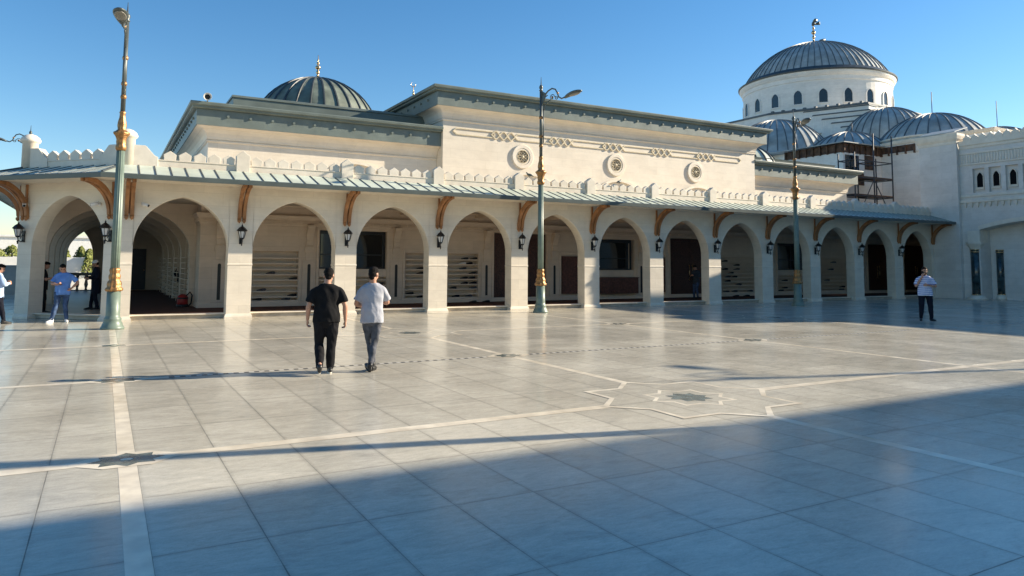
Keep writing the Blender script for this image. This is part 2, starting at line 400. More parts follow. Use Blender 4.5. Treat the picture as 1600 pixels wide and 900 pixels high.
# ------------------------------------------------------------------ people (built first: the remesher runs on a light scene)
def remesh(name, mb, m, parent, voxel=.009, smooth=6, wrinkle=0., wscale=9., seed=0.):
    me = bpy.data.meshes.new(name); o = bpy.data.objects.new(name, me); COL.objects.link(o)
    me.from_pydata(mb.v, [], mb.f)
    bm = bmesh.new(); bm.from_mesh(me); bmesh.ops.recalc_face_normals(bm, faces=bm.faces); bm.to_mesh(me); bm.free()
    r = o.modifiers.new('r', 'REMESH'); r.mode = 'VOXEL'; r.voxel_size = voxel
    s = o.modifiers.new('s', 'SMOOTH'); s.iterations = smooth; s.factor = .5
    dg = bpy.context.evaluated_depsgraph_get()
    me2 = bpy.data.meshes.new_from_object(o.evaluated_get(dg))
    o.modifiers.clear(); o.data = me2; bpy.data.meshes.remove(me); me2.name = name
    if wrinkle:
        nor = [v.normal.copy() for v in me2.vertices]
        for v, nn in zip(me2.vertices, nor):
            p = v.co
            w = noise.noise(Vector((p.x*wscale+seed, p.y*wscale, p.z*wscale*.55))) + .6*noise.noise(Vector((p.x*wscale*2+p.z*6, p.y*wscale*2+seed, p.z*wscale)))
            v.co += nn*(w*wrinkle)
    me2.polygons.foreach_set('use_smooth', [True]*len(me2.polygons))
    me2.materials.append(MT[m])
    o.parent = parent
    return o

def curve(pts, k=5):
    """Catmull-Rom through (point, radius) pairs"""
    P = [Vector(p) for p, r in pts]; Q = [r if isinstance(r, tuple) else (r, r) for p, r in pts]
    n = len(P); op = []; orr = []
    for i in range(n-1):
        for j in range(k):
            t = j/k
            def cr(a, b, c, d): return .5*((2*b)+(c-a)*t+(2*a-5*b+4*c-d)*t*t+(3*b-a-3*c+d)*t*t*t)
            g = lambda L, i: L[max(0, min(n-1, i))]
            op.append(cr(g(P,i-1), g(P,i), g(P,i+1), g(P,i+2)))
            orr.append(tuple(cr(g(Q,i-1)[z], g(Q,i)[z], g(Q,i+1)[z], g(Q,i+2)[z]) for z in (0,1)))
    op.append(P[-1]); orr.append(Q[-1])
    return op, orr

def limb(mb, pts, side=(1,0,0), n=14, k=5, caps=True):
    P, Q = curve(pts, k)
    if caps:
        a = (P[0]-P[1]).normalized(); b = (P[-1]-P[-2]).normalized()
        P = [P[0]+a*min(Q[0])*.55] + P + [P[-1]+b*min(Q[-1])*.55]; Q = [(Q[0][0]*.55, Q[0][1]*.55)] + Q + [(Q[-1][0]*.55, Q[-1][1]*.55)]
    mb.tube(P, Q, n, True, side)

def hand(mb, wrist, d, palm, curl=.5, sg=1, sc_=1.):
    """wrist point, direction of the hand, palm normal; four fingers and a thumb"""
    d = Vector(d).normalized(); pn = Vector(palm); pn = (pn-d*pn.dot(d)).normalized(); s = d.cross(pn)*sg
    W = Vector(wrist)
    limb(mb, [(W-d*.015, (.026,.02)), (W+d*.035, (.036,.016)), (W+d*.085*sc_, (.040,.013))], side=s, n=10, k=3)
    for i, (off, ln) in enumerate(((.030,.068), (.011,.078), (-.010,.072), (-.029,.056))):
        b = W+d*(.078*sc_)+s*off
        a1 = curl*.8; a2 = curl*1.9
        p1 = b+(d*math.cos(a1)+pn*math.sin(a1))*ln*.5
        p2 = p1+(d*math.cos(a2)+pn*math.sin(a2))*ln*.3
        p3 = p2+(d*math.cos(a2*1.25)+pn*math.sin(a2*1.25))*ln*.26
        mb.tube([b-d*.02, b, p1, p2, p3], [.0095,.0095,.009,.0085,.0065], 8)
    t0 = W+d*.02+s*.024; t1 = t0+(d*.6+s*.75+pn*.25).normalized()*.036; t2 = t1+(d*.95+s*.15+pn*.35).normalized()*.03; t3 = t2+(d*.95-s*.1+pn*.4).normalized()*.022
    mb.tube([t0-d*.008, t0, t1, t2, t3], [.013,.0125,.0115,.0105,.008], 8)

def head_parts(root, hc, yaw, pitch, hair='short', face=True, cap=False, beard=False, skin=None, nb=(0,0,1.37)):
    M = Matrix.Translation(Vector(hc)) @ Matrix.Rotation(yaw, 4, 'Z') @ Matrix.Rotation(pitch, 4, 'X')
    mb = skin; old = mb.M; mb.M = M
    mb.ball((0,-.008,.022), (.074,.094,.090), 18, 12)         # skull
    mb.ball((0,.018,-.040), (.060,.070,.075), 16, 10)         # face
    mb.ball((0,.050,-.092), (.030,.026,.022), 12, 8)          # chin
    mb.tube([(0,.082,.016), (0,.098,-.012), (0,.108,-.030), (0,.088,-.040)], [.009,.011,.015,.010], 8)
    for sg in (-1,1):
        mb.ball((sg*.074,-.006,-.014), (.010,.020,.032), 10, 8)   # ears
        mb.ball((sg*.040,.062,-.030), (.022,.020,.020), 10, 8)    # cheeks
        mb.ball((sg*.030,.078,.014), (.024,.012,.008), 10, 6)     # brow
    mb.ball((0,.088,-.062), (.022,.010,.006), 10, 6); mb.ball((0,.086,-.073), (.020,.010,.006), 10, 6)
    mb.M = old
    # neck
    up = M @ Vector((0,-.02,-.055))
    limb(mb, [(Vector(nb)+Vector((0,0,-.04)), (.066,.058)), (Vector(nb)+Vector((0,0,.02)), (.054,.056)), (up, (.052,.056))], n=14, k=4)
    def place(b, name, m):
        o = b.build(name, m, None); o.parent = root; return o
    if face:
        for sg in (-1,1):
            e = MB(); e.M = M; e.ball((sg*.031,.084,.001), (.012,.006,.007), 10, 6); place(e, 'eye', 'hair')
        for sg in (-1,1):
            bw = MB(); bw.M = M; bw.tube([(sg*.014,.091,.020), (sg*.032,.089,.024), (sg*.050,.076,.018)], [.003,.0045,.003], 6)
            place(bw, 'eyebrow', 'hair')
        b = MB(); b.M = M; b.ball((0,.095,-.068), (.020,.004,.0035), 10, 6); place(b, 'mouth', 'red_wood')
    if beard:
        b = MB(); b.M = M
        b.ball((0,.040,-.078), (.056,.056,.044), 14, 10); b.ball((0,.090,-.052), (.026,.009,.005), 10, 6)
        place(b, 'beard', 'hair')
    h = MB(); h.M = M
    if cap:
        h.ball((0,-.012,.045), (.084,.103,.075), 18, 12); place(h, 'white_cap', 'shoe_white')
        h = MB(); h.M = M; h.ball((0,-.030,-.005), (.077,.082,.075), 16, 10); place(h, 'hair', 'hair')
    else:
        h.ball((0,-.016,.044), (.0765,.094,.080), 20, 14)
        h.ball((0,-.044,.000), (.069,.064,.070), 16, 10); h.ball((0,-.056,-.050), (.050,.034,.055), 14, 10)
        h.ball((.01,.03,.085), (.055,.06,.040), 14, 8)
        if hair == 'high':
            h.ball((0,.010,.078), (.068,.085,.055), 16, 10); h.ball((.012,.05,.085), (.045,.045,.035), 12, 8)
        o = remesh('hair', h, 'hair', root, .007, 1, .006, 75)

def shoe(root, ankle, toe_dir, m, sole=None, pitch=0.):
    """ankle point, plan direction of the toes, heel lift angle"""
    d = Vector((toe_dir[0], toe_dir[1], 0)).normalized(); a = Vector(ankle)
    rot = Matrix.Translation(a) @ Matrix.Rotation(math.atan2(-d.x, d.y), 4, 'Z') @ Matrix.Rotation(-pitch, 4, 'X')
    mb = MB(); mb.M = rot
    limb(mb, [((0,-.055,-.045), (.032,.034)), ((0,.01,-.040), (.038,.042)), ((0,.09,-.050), (.044,.032)), ((0,.165,-.060), (.040,.022)), ((0,.19,-.062), (.028,.016))], n=12, k=4)
    limb(mb, [((0,-.02,-.02), (.040,.048)), ((0,-.012,.035), (.042,.050))], n=12, k=3)
    o = remesh('shoe', mb, m, root, .008, 3)
    s = MB(); s.M = rot
    pts = [(.030*math.sin(t) if False else .0, 0, 0) for t in (0,)]
    out = []
    for i in range(20):
        t = 2*PI*i/20; y = .065+.138*math.cos(t); wx = .040*math.sin(t)*(1+.12*math.cos(t)) 
        out.append((wx, y, -.085))
    s.prism(out, (0,0,.016)); q = s.build('sole', sole or m, None); q.parent = o

def person(loc, heading, scale, label, pose, group=None):
    """pose: dict of joint positions in a 1.65 m figure that faces +Y (x to its right)"""
    root = empty('person', loc); root.rotation_euler = (0,0,-heading); root.scale = (scale,)*3
    tag(root, label, 'person', group)
    g = pose
    lean = g.get('lean', 0.); sway = g.get('sway', 0.)
    hipz = g.get('hipz', .86); w = g.get('w', 1.); belly = g.get('belly', 0.)
    def T(x, y, z): k = max(0, (z-hipz)/.55); return Vector((x+sway*k, y+lean*k, z))
    body = MB(); shirt = MB(); pants = MB()
    hem = g.get('hem', .76)
    # torso: skin core and shirt shell
    limb(body, [(T(0,0,.85), (.12,.09)), (T(0,0,1.05), (.12,.085)), (T(0,0,1.25), (.145,.09)), (T(0,-.005,1.345), (.11,.065)), (T(0,-.012,1.40), (.055,.05))], k=4)
    limb(shirt, [(T(0,-.005,hem), (.182*w,.140+belly*.6)), (T(0,0,.92), (.177*w,.138+belly)), (T(0,.004,1.06), (.168*w,.122+belly*.8)), (T(0,.004,1.20), (.183*w,.122)), (T(0,-.004,1.305), (.188*w,.098)), (T(0,-.012,1.362), (.122*w,.080)), (T(0,-.014,1.395), (.068,.062))], k=5, n=22, caps=False)
    # arms
    for sd, key in ((1,'R'), (-1,'L')):
        sh = T(sd*.165*w, -.006, 1.292); el = Vector(g['el'+key]); wr = Vector(g['wr'+key])
        mid = sh.lerp(el, .62); low = sh.lerp(el, .80)
        limb(body, [(sh.lerp(el,.15), .046), (sh.lerp(el,.55), .044), (el, .038), (el.lerp(wr,.35), .040), (el.lerp(wr,.8), .028), (wr, .025)], n=12)
        fd = (wr-el).normalized()
        hand(body, wr, g.get('hd'+key, fd), g.get('pn'+key, (-sd,0,0)), g.get('curl'+key, .5), sd if g.get('thumb'+key) is None else g['thumb'+key])
        if g.get('sleeve') == 'long':
            limb(shirt, [(sh-Vector((sd*.04,0,-.010)), .054), (sh.lerp(el,.2), .062), (sh.lerp(el,.6), .058), (el, .052), (el.lerp(wr,.5), .046), (el.lerp(wr,.93), .038)], n=14)
        else:
            limb(shirt, [(sh-Vector((sd*.05,0,-.012)), .052), (sh.lerp(el,.12), .060), (sh.lerp(el,.45), .066), (low, (.072,.070))], n=14, caps=False)
    # legs
    limb(pants, [(T(0,0,hipz+.10), (.152*w,.112+belly*.7)), (Vector((0,0,hipz)), (.158*w,.118)), (Vector((0,-.004,hipz-.09)), (.150*w,.110))], k=4, n=20)
    for sd, key in ((1,'R'), (-1,'L')):
        h = Vector((sd*.082*w, 0, hipz-.03)); kn = Vector(g['kn'+key]); an = Vector(g['an'+key]); q = g.get('leg', 1.)
        limb(pants, [(h, .095*w), (h.lerp(kn,.5), .082*q), (kn, .064*q), (kn.lerp(an,.45), .062*q), (kn.lerp(an,.9), .050*q), (an+Vector((0,0,-.008)), .047*q)], n=14)
        limb(body, [(h, .07), (kn, .045), (an, .034)], n=10)
        if g.get('ankle'): limb(body, [(an+Vector((0,0,.05)), .036), (an+Vector((0,0,-.03)), .034)], n=10, k=2)
        shoe(root, an+Vector((0,0,-.0)), g.get('toe'+key, (0,1)), g['shoe'], g.get('sole'), g.get('lift'+key, 0.))
    hc = Vector(g.get('head', T(0,.018,1.535)))
    head_parts(root, hc, g.get('hyaw', 0.), g.get('hpitch', 0.), g.get('hair', 'short'), g.get('face', True), g.get('cap', False), g.get('beard', False), body, T(0,-.012,1.385))
    b = remesh('body', body, 'skin', root, .0062, 3)
    seed = random.random()*50
    remesh(g.get('top_name', 't_shirt'), shirt, g['top'], root, .010, 5, .016, 8, seed)
    remesh('trousers', pants, g['bottom'], root, .010, 4, .013, 9, seed+7)
    if 'phone' in g:
        c, rx, rz = g['phone']
        ph = MB(); ph.M = Matrix.Translation(Vector(c)) @ Matrix.Rotation(rz, 4, 'Z') @ Matrix.Rotation(rx, 4, 'X'); ph.box(-.036,.036,-.005,.005,-.075,.075)
        o = ph.build('mobile_phone', 'black', None, bevel=.004)
        o.matrix_world = Matrix.Translation(Vector(loc)) @ Matrix.Rotation(-heading, 4, 'Z') @ Matrix.Scale(scale, 4)
        tag(o, g['phone_label'], 'phone')
    return root

P1 = dict(elL=(-.275,-.03,1.055), wrL=(-.285,.05,.83), elR=(.275,-.035,1.05), wrR=(.29,.03,.81), curlL=.75, curlR=.7, 
          knL=(-.10,.06,.46), anL=(-.095,-.20,.135), knR=(.085,.03,.45), anR=(.075,.06,.088), liftL=-.75, head=(.02,.045,1.52), hpitch=-.42, hyaw=-.1,
          top='cloth_blackt', bottom='cloth_black', shoe='shoe_black', sole='sole', w=1.13, belly=.012, lean=.0, ankle=True, hem=.79, leg=1.16)
person((3.02,11.24,0), R(12), .985, 'person in black T-shirt and black trousers walking away with lowered head', P1)
P2 = dict(elL=(-.25,.06,1.06), wrL=(-.14,.24,1.0), elR=(.245,.10,1.07), wrR=(.08,.27,1.12), curlL=.9, curlR=.9,
          knL=(-.03,.12,.46), anL=(.03,.0,.088), knR=(.045,-.01,.455), anR=(-.035,-.16,.10), liftR=-.35, toeL=(.25,1), toeR=(-.2,1), head=(.01,.03,1.525), hpitch=-.28, hyaw=-.45, hair='high',
          top='cloth_grey', bottom='cloth_dgrey', shoe='shoe_black', w=1.0, hem=.755, leg=.90, lean=.02, ankle=False)
person((3.75,11.25,0), R(14), .99, 'person in light grey T-shirt and charcoal jeans walking away, arms bent in front', P2)
P3 = dict(elR=(.27,.06,1.06), wrR=(.10,.14,1.36), elL=(-.29,.05,1.06), wrL=(-.02,.22,1.10), hdR=(-.25,0,1), pnR=(-.6,-.4,0), curlR=.9, hdL=(1,.1,-.05), pnL=(0,-1,0), curlL=.8,
          knL=(-.13,.02,.46), anL=(-.15,.0,.088), knR=(.12,.02,.46), anR=(.14,.0,.088), toeL=(-.35,1), toeR=(.35,1), head=(.0,.02,1.535), hpitch=-.06, hyaw=.1, beard=True,
          top='polo', bottom='navy', shoe='shoe_black', w=1.16, belly=.035, hem=.77, leg=1.12, top_name='striped_polo_shirt', phone=((.075,.105,1.455), .3, .5), phone_label='dark mobile phone held at the ear by the person in a striped polo')
person((22.68,13.8,0), R(180+42), 1.02, 'bearded person in blue striped polo standing in the shade with phone at ear', P3)
P4 = dict(elR=(.26,.02,1.08), wrR=(.12,.24,1.05), elL=(-.36,-.02,1.10), wrL=(-.21,.05,.93), hdR=(-.7,.6,.1), pnR=(0,0,1), curlR=.7, hdL=(.5,.5,-.5), curlL=.5,
          knL=(-.09,.07,.46), anL=(-.13,.10,.088), knR=(.13,.10,.455), anR=(.21,.24,.088), toeR=(.55,.8), toeL=(-.2,1), head=(.02,.06,1.505), hpitch=-.5, hyaw=.12, sway=-.02,
          top='cloth_blue', bottom='denim', shoe='shoe_white', w=1.12, belly=.02, hem=.76, leg=1.0, phone=((.045,.32,1.07), 1.2, .4), phone_label='dark mobile phone in the hand of the person in blue at the corner arch')
person((-1.0,24.25,0), R(182), 1.0, 'person in bright blue T-shirt and jeans looking down at a phone below the corner arch', P4)
P5 = dict(elR=(.25,.06,1.08), wrR=(.10,.25,1.10), elL=(-.25,.06,1.08), wrL=(-.06,.26,1.12), curlL=.7, curlR=.7,
          knL=(-.09,.03,.46), anL=(-.10,-.10,.088), knR=(.09,.08,.455), anR=(.10,.16,.088), head=(0,.06,1.51), hpitch=-.4,
          top='cloth_pale', bottom='navy', shoe='shoe_black', w=1.06, belly=.01, hem=.72, leg=1.05, sleeve='long', top_name='shirt')
person((-2.50,24.05,0), R(60), .99, 'person in pale blue long-sleeved shirt and navy trousers outside the leftmost pier', P5)
P6 = dict(elR=(.24,.06,1.07), wrR=(.12,.27,1.12), elL=(-.24,.06,1.07), wrL=(-.08,.27,1.10), curlL=.8, curlR=.8,
          knL=(-.08,.05,.46), anL=(-.09,-.02,.088), knR=(.085,.04,.46), anR=(.09,.05,.088), head=(0,.06,1.51), hpitch=-.42,
          top='cloth_black', bottom='cloth_blackt', shoe='shoe_black', hem=.74, leg=1.0, phone=((.02,.36,1.15), 1.0, 0.), phone_label='mobile phone held by the dark-clothed person behind the corner pier')
person((-1.62,26.6,.122), R(85), .96, 'dark-clothed person with a phone half hidden by the corner pier', P6)
P7 = dict(elR=(.25,.06,1.07), wrR=(.14,.25,1.05), elL=(-.25,.04,1.07), wrL=(-.16,.24,1.02), curlL=.6, curlR=.6,
          knL=(-.10,.03,.46), anL=(-.11,-.04,.088), knR=(.09,.06,.46), anR=(.10,.10,.088), head=(0,.05,1.52), hpitch=-.3, cap=True,
          top='navy', bottom='navy', shoe='shoe_black', w=1.1, hem=.52, leg=1.0, sleeve='long', top_name='long_coat')
person((-.22,27.9,.122), R(255), 1.0, 'person in long dark coat and white cap inside the corner arch', P7)
P8 = dict(elR=(.24,.05,1.06), wrR=(.12,.27,1.10), elL=(-.24,.05,1.06), wrL=(-.06,.27,1.12), curlL=.8, curlR=.8,
          knL=(-.08,.05,.46), anL=(-.09,-.02,.088), knR=(.085,.04,.46), anR=(.09,.04,.088), head=(0,.07,1.50), hpitch=-.5,
          top='cloth_slate', bottom='denim', shoe='shoe_black', w=1.08, hem=.72, leg=1.05, sleeve='long', top_name='jacket', phone=((.02,.37,1.15), 1.0, 0.), phone_label='mobile phone held by the person at the tall wooden door')
person((24.55,26.0,.136), R(262), .97, 'person in slate jacket and blue jeans reading a phone at the dark wooden door', P8)

# ------------------------------------------------------------------ ground
YF = 23.71; XE = 39.95; PB = 3.312; X0 = 3.645      # facade line, facade end, bay, first full pillar centre
mb = MB(); mb.add([(-700,-500,0),(900,-500,0),(900,900,0),(-700,900,0)], [(0,1,2,3)])
FLOOR = tag(mb.build('courtyard_floor', 'floor'), kind='structure')
NX = [.24+6.36*k for k in range(0, 6)]; NY = [-2.41, 2.37, 7.15, 11.93, 16.9]
mb = MB()
for x in NX: mb.add([(x-.07,-6,.0012),(x+.07,-6,.0012),(x+.07,23.4,.0012),(x-.07,23.4,.0012)], [(0,1,2,3)])
for y in NY:
    if y == 11.93 or y < 5: continue
    mb.add([(-12,y-.085,.0024),(39.9,y-.085,.0024),(39.9,y+.085,.0024),(-12,y+.085,.0024)], [(0,1,2,3)])
mb.add([(-12,11.93-.085,.0024),(.9,11.93-.085,.0024),(.9,11.93+.085,.0024),(-12,11.93+.085,.0024)], [(0,1,2,3)])
mb.build('floor_strips', 'strip', FLOOR, recalc=False)
mb = MB(); mb.add([(.9,11.93-.04,.0024),(26,11.93-.04,.0024),(26,11.93+.04,.0024),(.9,11.93+.04,.0024)], [(0,1,2,3)])
mb.build('dotted_floor_strip', 'zip', FLOOR, recalc=False)
def star(c, ro, ri, z, n=8, a0=0., sx=1.):
    return [(c[0]+(ro if k % 2 == 0 else ri)*sx*math.cos(a0+PI*k/n), c[1]+(ro if k % 2 == 0 else ri)*math.sin(a0+PI*k/n), z) for k in range(2*n)]
def ring(mb, c, ro, ri, w, z):
    a = star(c, ro, ri, z); b = star(c, ro-w*1.25, ri-w*.8, z)
    n = len(a); mb.add(a+b, [(i, (i+1) % n, n+(i+1) % n, n+i) for i in range(n)])
pale = MB(); dark = MB(); core = MB(); base = MB()
for i, x in enumerate(NX):
    for j, y in enumerate(NY):
        big = (i % 2 == 1 and j % 2 == 0) or (i in (3, 5) and j == 2 and False)
        if big:
            base.add(star((x,y), 1.30, .98, .0036), [tuple(range(16))])
            ring(pale, (x,y), 1.37, 1.04, .085, .0048); ring(pale, (x,y), .60, .44, .06, .0048)
            core.add(star((x,y), .30, .21, .006), [tuple(range(16))])
        elif i < 3 and not (i == 2 and j == 2) and j > 1:
            pale.add([(x+p*.43, y+q*.25, .0036) for p, q in ((-1,.12),(-.42,1),(.42,1),(1,.12),(1,-.12),(.42,-1),(-.42,-1),(-1,-.12))], [tuple(range(8))])
            dark.add(star((x,y), .235, .165, .0048, sx=1.28), [tuple(range(16))])
            pale.add([(x+.05*math.cos(PI*k/6), y+.04*math.sin(PI*k/6), .006) for k in range(12)], [tuple(range(12))])
base.build('floor_star_field', 'floor', FLOOR, recalc=False)
pale.build('floor_star_borders', 'strip', FLOOR, recalc=False)
dark.build('floor_stars', 'inlay_dark', FLOOR, recalc=False)
core.build('floor_star_centres', 'inlay', FLOOR, recalc=False)

# ------------------------------------------------------------------ the arcaded gallery building
G = tag(empty('gallery_building', (2.9, 27.2, 0)), 'long cream arcaded gallery building with green metal eaves, wide hall blocks and small ribbed domes', 'building')
q2 = 2**-.5
C0 = Vector((.33, YF)); CL = 3.72; C1 = C0+Vector((-q2, q2))*CL; YW = 46.5
SPR, APX, HW, TH = 2.10, 3.64, 1.30, .48
ops = [(X0-PB/2+PB*k, HW, SPR, APX, 0) for k in range(12)]
mb = MB(); arch_wall(mb, (0,YF), (1,0), (0,-1), .33, XE-.02, ops, 0, 4.46, TH, 16)
mb.build('arcade_wall', 'stone', G, bevel=.014)
mb = MB(); arch_wall(mb, C0, (-q2,q2), (-q2,-q2), 0, CL, [(1.86, 1.33, SPR, APX, 0)], 0, 4.46, TH, 16)
# mitre blocks that close the two obtuse corners on the inside
mb.build('corner_arch_wall', 'stone', G, bevel=.014)
nW = int((YW-C1.y-.3)//PB)
mb = MB(); arch_wall(mb, C1, (0,1), (-1,0), 0, YW-C1.y, [(.55+PB/2+PB*k, HW, SPR, APX, .0) for k in range(5)], 0, 4.46, TH, 12)
mb.build('west_arcade_wall', 'stone', G, bevel=.014)
# plinths and little impost steps at every pier
edges = [(.33, X0-PB+ .35)] + [(X0+PB*k-.356, X0+PB*k+.356) for k in range(11)] 
for k, (a, b) in enumerate(edges):
    m = MB(); e = .035
    prof = [(0,0),(e+.012,0),(e+.012,.05),(e,.085),(.012,.13),(0,.135)]
    x0, x1 = (a, b)
    if k == 0: path = [(x1, YF+TH), (x1, YF), (x0, YF)][::-1]; path = [(x0+.0, YF), (x1, YF), (x1, YF+TH)]
    else: path = [(x0, YF+TH), (x0, YF), (x1, YF), (x1, YF+TH)]
    m.sweep(path, prof)
    m.build('pier_plinth', 'trim', G)
    m = MB(); m.sweep(path, [(0,1.60),(.012,1.615),(.012,1.655),(0,1.67)])
    m.build('pier_impost', 'trim', G)
for s0, s1 in ((0,.53), (3.19, CL)):
    m = MB(); A = C0+Vector((-q2,q2))*s1; B = C0+Vector((-q2,q2))*s0; inn = Vector((q2,q2))*TH
    path = ([] if s1 == CL else [A+inn]) + [A, B] + ([] if s0 == 0 else [B+inn])
    m.sweep(path, [(0,0),(.047,0),(.047,.05),(.035,.085),(.012,.13),(0,.135)]); m.build('pier_plinth', 'trim', G)
# eave
EP = [(C1.x, YW), tuple(C1), tuple(C0), (XE-.01, YF)]
mb = MB(); mb.sweep(EP, [(0,4.02),(1.16,4.02),(1.16,4.045),(0,4.46)], closed=False); 
mb.build('eave_soffit', 'trim', G)
mb = MB(); mb.sweep(EP, [(1.16,4.005),(1.22,4.005),(1.225,4.12),(1.16,4.135),(-.02,4.515),(-.02,4.47),(1.155,4.06)], closed=True)
er = mb.build('eave_roof', 'roof', G)
mb = MB(); mb.sweep(EP, [(1.20,3.985),(1.262,3.985),(1.27,4.105),(1.232,4.13),(1.226,4.12),(1.226,4.0)], closed=True)
mb.build('eave_gutter', 'gutter', G)
seam = MB()
def seam_at(p, nrm, u, d0=.0, d1=1.2):
    # upright rib running up the slope
    z = lambda d: 4.515-(d+.02)*(4.515-4.135)/1.18
    a, b = Vector(p)+Vector(nrm)*d0, Vector(p)+Vector(nrm)*d1
    for_pts = []
    uu = Vector(u)*.017
    v = []
    for q, d in ((a,d0),(b,d1)):
        for s_, h in ((-1,-.004),(1,-.004),(1,.018),(-1,.018)):
            r = q+uu*s_; v.append((r.x, r.y, z(d)+h))
    seam.add(v, [(0,1,5,4),(1,2,6,5),(2,3,7,6),(3,0,4,7),(0,3,2,1),(4,5,6,7)])
n8 = int((XE-.4)/(PB/8))
for k in range(1, n8+1):
    x = .33+k*PB/8
    if x < XE-.1: seam_at((x, YF), (0,-1), (1,0))
t8 = math.tan(R(22.5))
for k in range(-1, 11):
    s = (k+.5)*PB/8
    d1 = 1.2
    if s < 0 or s > CL: continue
    seam_at(C0+Vector((-q2,q2))*s, (-q2,-q2), (-q2,q2))
for p, a, b in ((C0,(0,-1),(-q2,-q2)), (C1,(-q2,-q2),(-1,0))):
    mi = (Vector(a)+Vector(b))/(1+Vector(a).dot(Vector(b)))
    z0, z1 = 4.53, 4.15
    for s in (0,):
        e = p+mi*1.2; seam.tube([(p.x,p.y,4.52),(e.x,e.y,4.14)], .035, 6, False)
    # jack seams of the hip
    for w, L in ((Vector(a),1), (Vector(b),-1)):
        pass
for k in range(45):
    y = C1.y+.2+k*PB/8
    if y < YW: seam_at((C1.x, y), (-1,0), (0,1))
seam.build('roof_seams', 'dark_metal', G)
# parapet: rail + merlons
mb = MB()
PP = [(C1.x+.1, YW), (C1.x+.1, C1.y+.05), (C0.x+.04, YF+.1), (XE-.03, YF+.1)]
mb.sweep(PP, [(0,4.46),(.0,4.70),(.02,4.70),(.02,4.735),(-.16,4.735),(-.16,4.46)])
def merlon(p, u, nrm, w, hs, ht, t=.13, z=4.735):
    u = Vector(u); nrm = Vector(nrm)
    pts = [(-w*.46,0),(w*.46,0),(w*.5,hs),(0,ht),(-w*.5,hs)]
    mb.prism([((p[0]+u.x*s), (p[1]+u.y*s), z+h) for s, h in pts], (-nrm.x*t, -nrm.y*t, 0))
for k in range(12):
    for j in range(8):
        x = X0-PB+PB*k+PB/8*j+ PB/16*0
        if x < 1.45 or x > XE-.25: continue
        if j == 0: continue
        merlon((x, YF+.10), (1,0), (0,-1), .345, .17, .28)
for k in range(0, 11):
    x = X0+PB*k
    mb.prism([(x-.20,YF+.02,4.47),(x+.20,YF+.02,4.47),(x+.20,YF+.02,5.02),(x,YF+.02,5.17),(x-.20,YF+.02,5.02)], (0,.24,0))
ud = Vector((-q2,q2)); nd = Vector((-q2,-q2))
for k in range(6):
    s = 1.03+.42*k; p = C0+ud*s-nd*.1
    merlon(p, ud, nd, .355, .17, .29)
for k in range(48):
    y = C1.y+1.1+k*PB/8
    if y < YW-.2: merlon((C1.x+.1, y), (0,1), (-1,0), .345, .17, .28)
def shoulder(p, u, nrm, L=.52, ramp=.36, z=5.12):
    u = Vector(u); nrm = Vector(nrm); p = Vector((p[0],p[1]))
    pts = [(0,4.46),(L+ramp,4.46),(L+ramp,4.80),(L+ramp*.75,4.84),(L+ramp*.4,4.98),(L+ramp*.12,z-.02),(L,z),(0,z)]
    mb.prism([(p.x+u.x*s+nrm.x*.03, p.y+u.y*s+nrm.y*.03, h) for s, h in pts], (-nrm.x*.24, -nrm.y*.24, 0))
cc0 = (C0.x+.04, YF+.1); cc1 = (C1.x+.1, C1.y+.05)
shoulder(cc0, (1,0), (0,-1)); shoulder(cc0, ud, nd); shoulder(cc1, -ud, nd, .42, .4); shoulder(cc1, (0,1), (-1,0), .45)
mb.build('parapet', 'trim', G, bevel=.008)
for c in (cc0, cc1):
    m = MB()
    m.lathe([(.21,4.46),(.21,5.30),(.25,5.32),(.275,5.36),(.275,5.40),(.24,5.47),(.16,5.54),(.06,5.58),(.001,5.59)], (c[0]+.06, c[1]+.08, 0), 20)
    m.build('corner_post', 'trim', G)
# gallery roof, ceiling, platform
def inset(d): 
    P = [Vector(p) for p in EP]
    return [(P[0].x+d, P[0].y), (P[1].x+d, P[1].y+d*math.tan(R(22.5))), (P[2].x+d*math.tan(R(22.5)), P[2].y+d), (P[3].x, P[3].y+d)]
def gal_poly(d, back): 
    a = inset(d); return [a[0], a[1], a[2], (XE+6, a[3][1]), (XE+6, back), (2.86, back), (2.86, YW)]
mb = MB(); mb.prism([(x,y,4.395) for x,y in gal_poly(.1,27.4)], (0,0,.055)); mb.build('flat_roof', 'trim', G)
mb = MB(); mb.prism([(x,y,3.78) for x,y in gal_poly(TH-.02,27.3)], (0,0,.10)); mb.build('gallery_ceiling', 'ceil', G)
def beam(*bx_): m = MB(); m.box(*bx_); m.build('ceiling_beam', 'stone_in', G)
for k in range(12):
    x = X0+PB*k
    beam(x-.16, x+.16, YF+TH, 27.2, 3.60, 3.775)
    xa = x+.16; xb = xa+PB-.32
    for y in (YF+TH+.12, 27.0): beam(xa, xb, y-.05, y+.05, 3.70, 3.776)
for y in (28.6, 31.9, 35.2, 38.5, 41.8): beam(C1.x+TH, 2.85, y-.14, y+.14, 3.60, 3.775)
mb = MB()
pl = gal_poly(.22, 28.2)
mb.prism([(x,y,0.002) for x,y in pl], (0,0,.118)); 
mb.build('platform', 'step', G, bevel=.01)
mb = MB(); mb.sweep([(C1.x+.20, YW), (C1.x+.20, C1.y+.08), (C0.x+.08, YF+.20), (XE, YF+.20)], [(.0,.122),(.045,.122),(.05,.135),(.045,.155),(-.30,.155),(-.30,.122)], closed=True); mb.build('step_nosing', 'trim', G)
mb = MB(); mb.prism([(.75,YF+.62,.122),(XE+6,YF+.62,.122),(XE+6,27.6,.122),(2.85,27.6,.122),(2.85,YW,.122),(.75,YW,.122)], (0,0,.014)); mb.build('carpet', 'carpet', G)

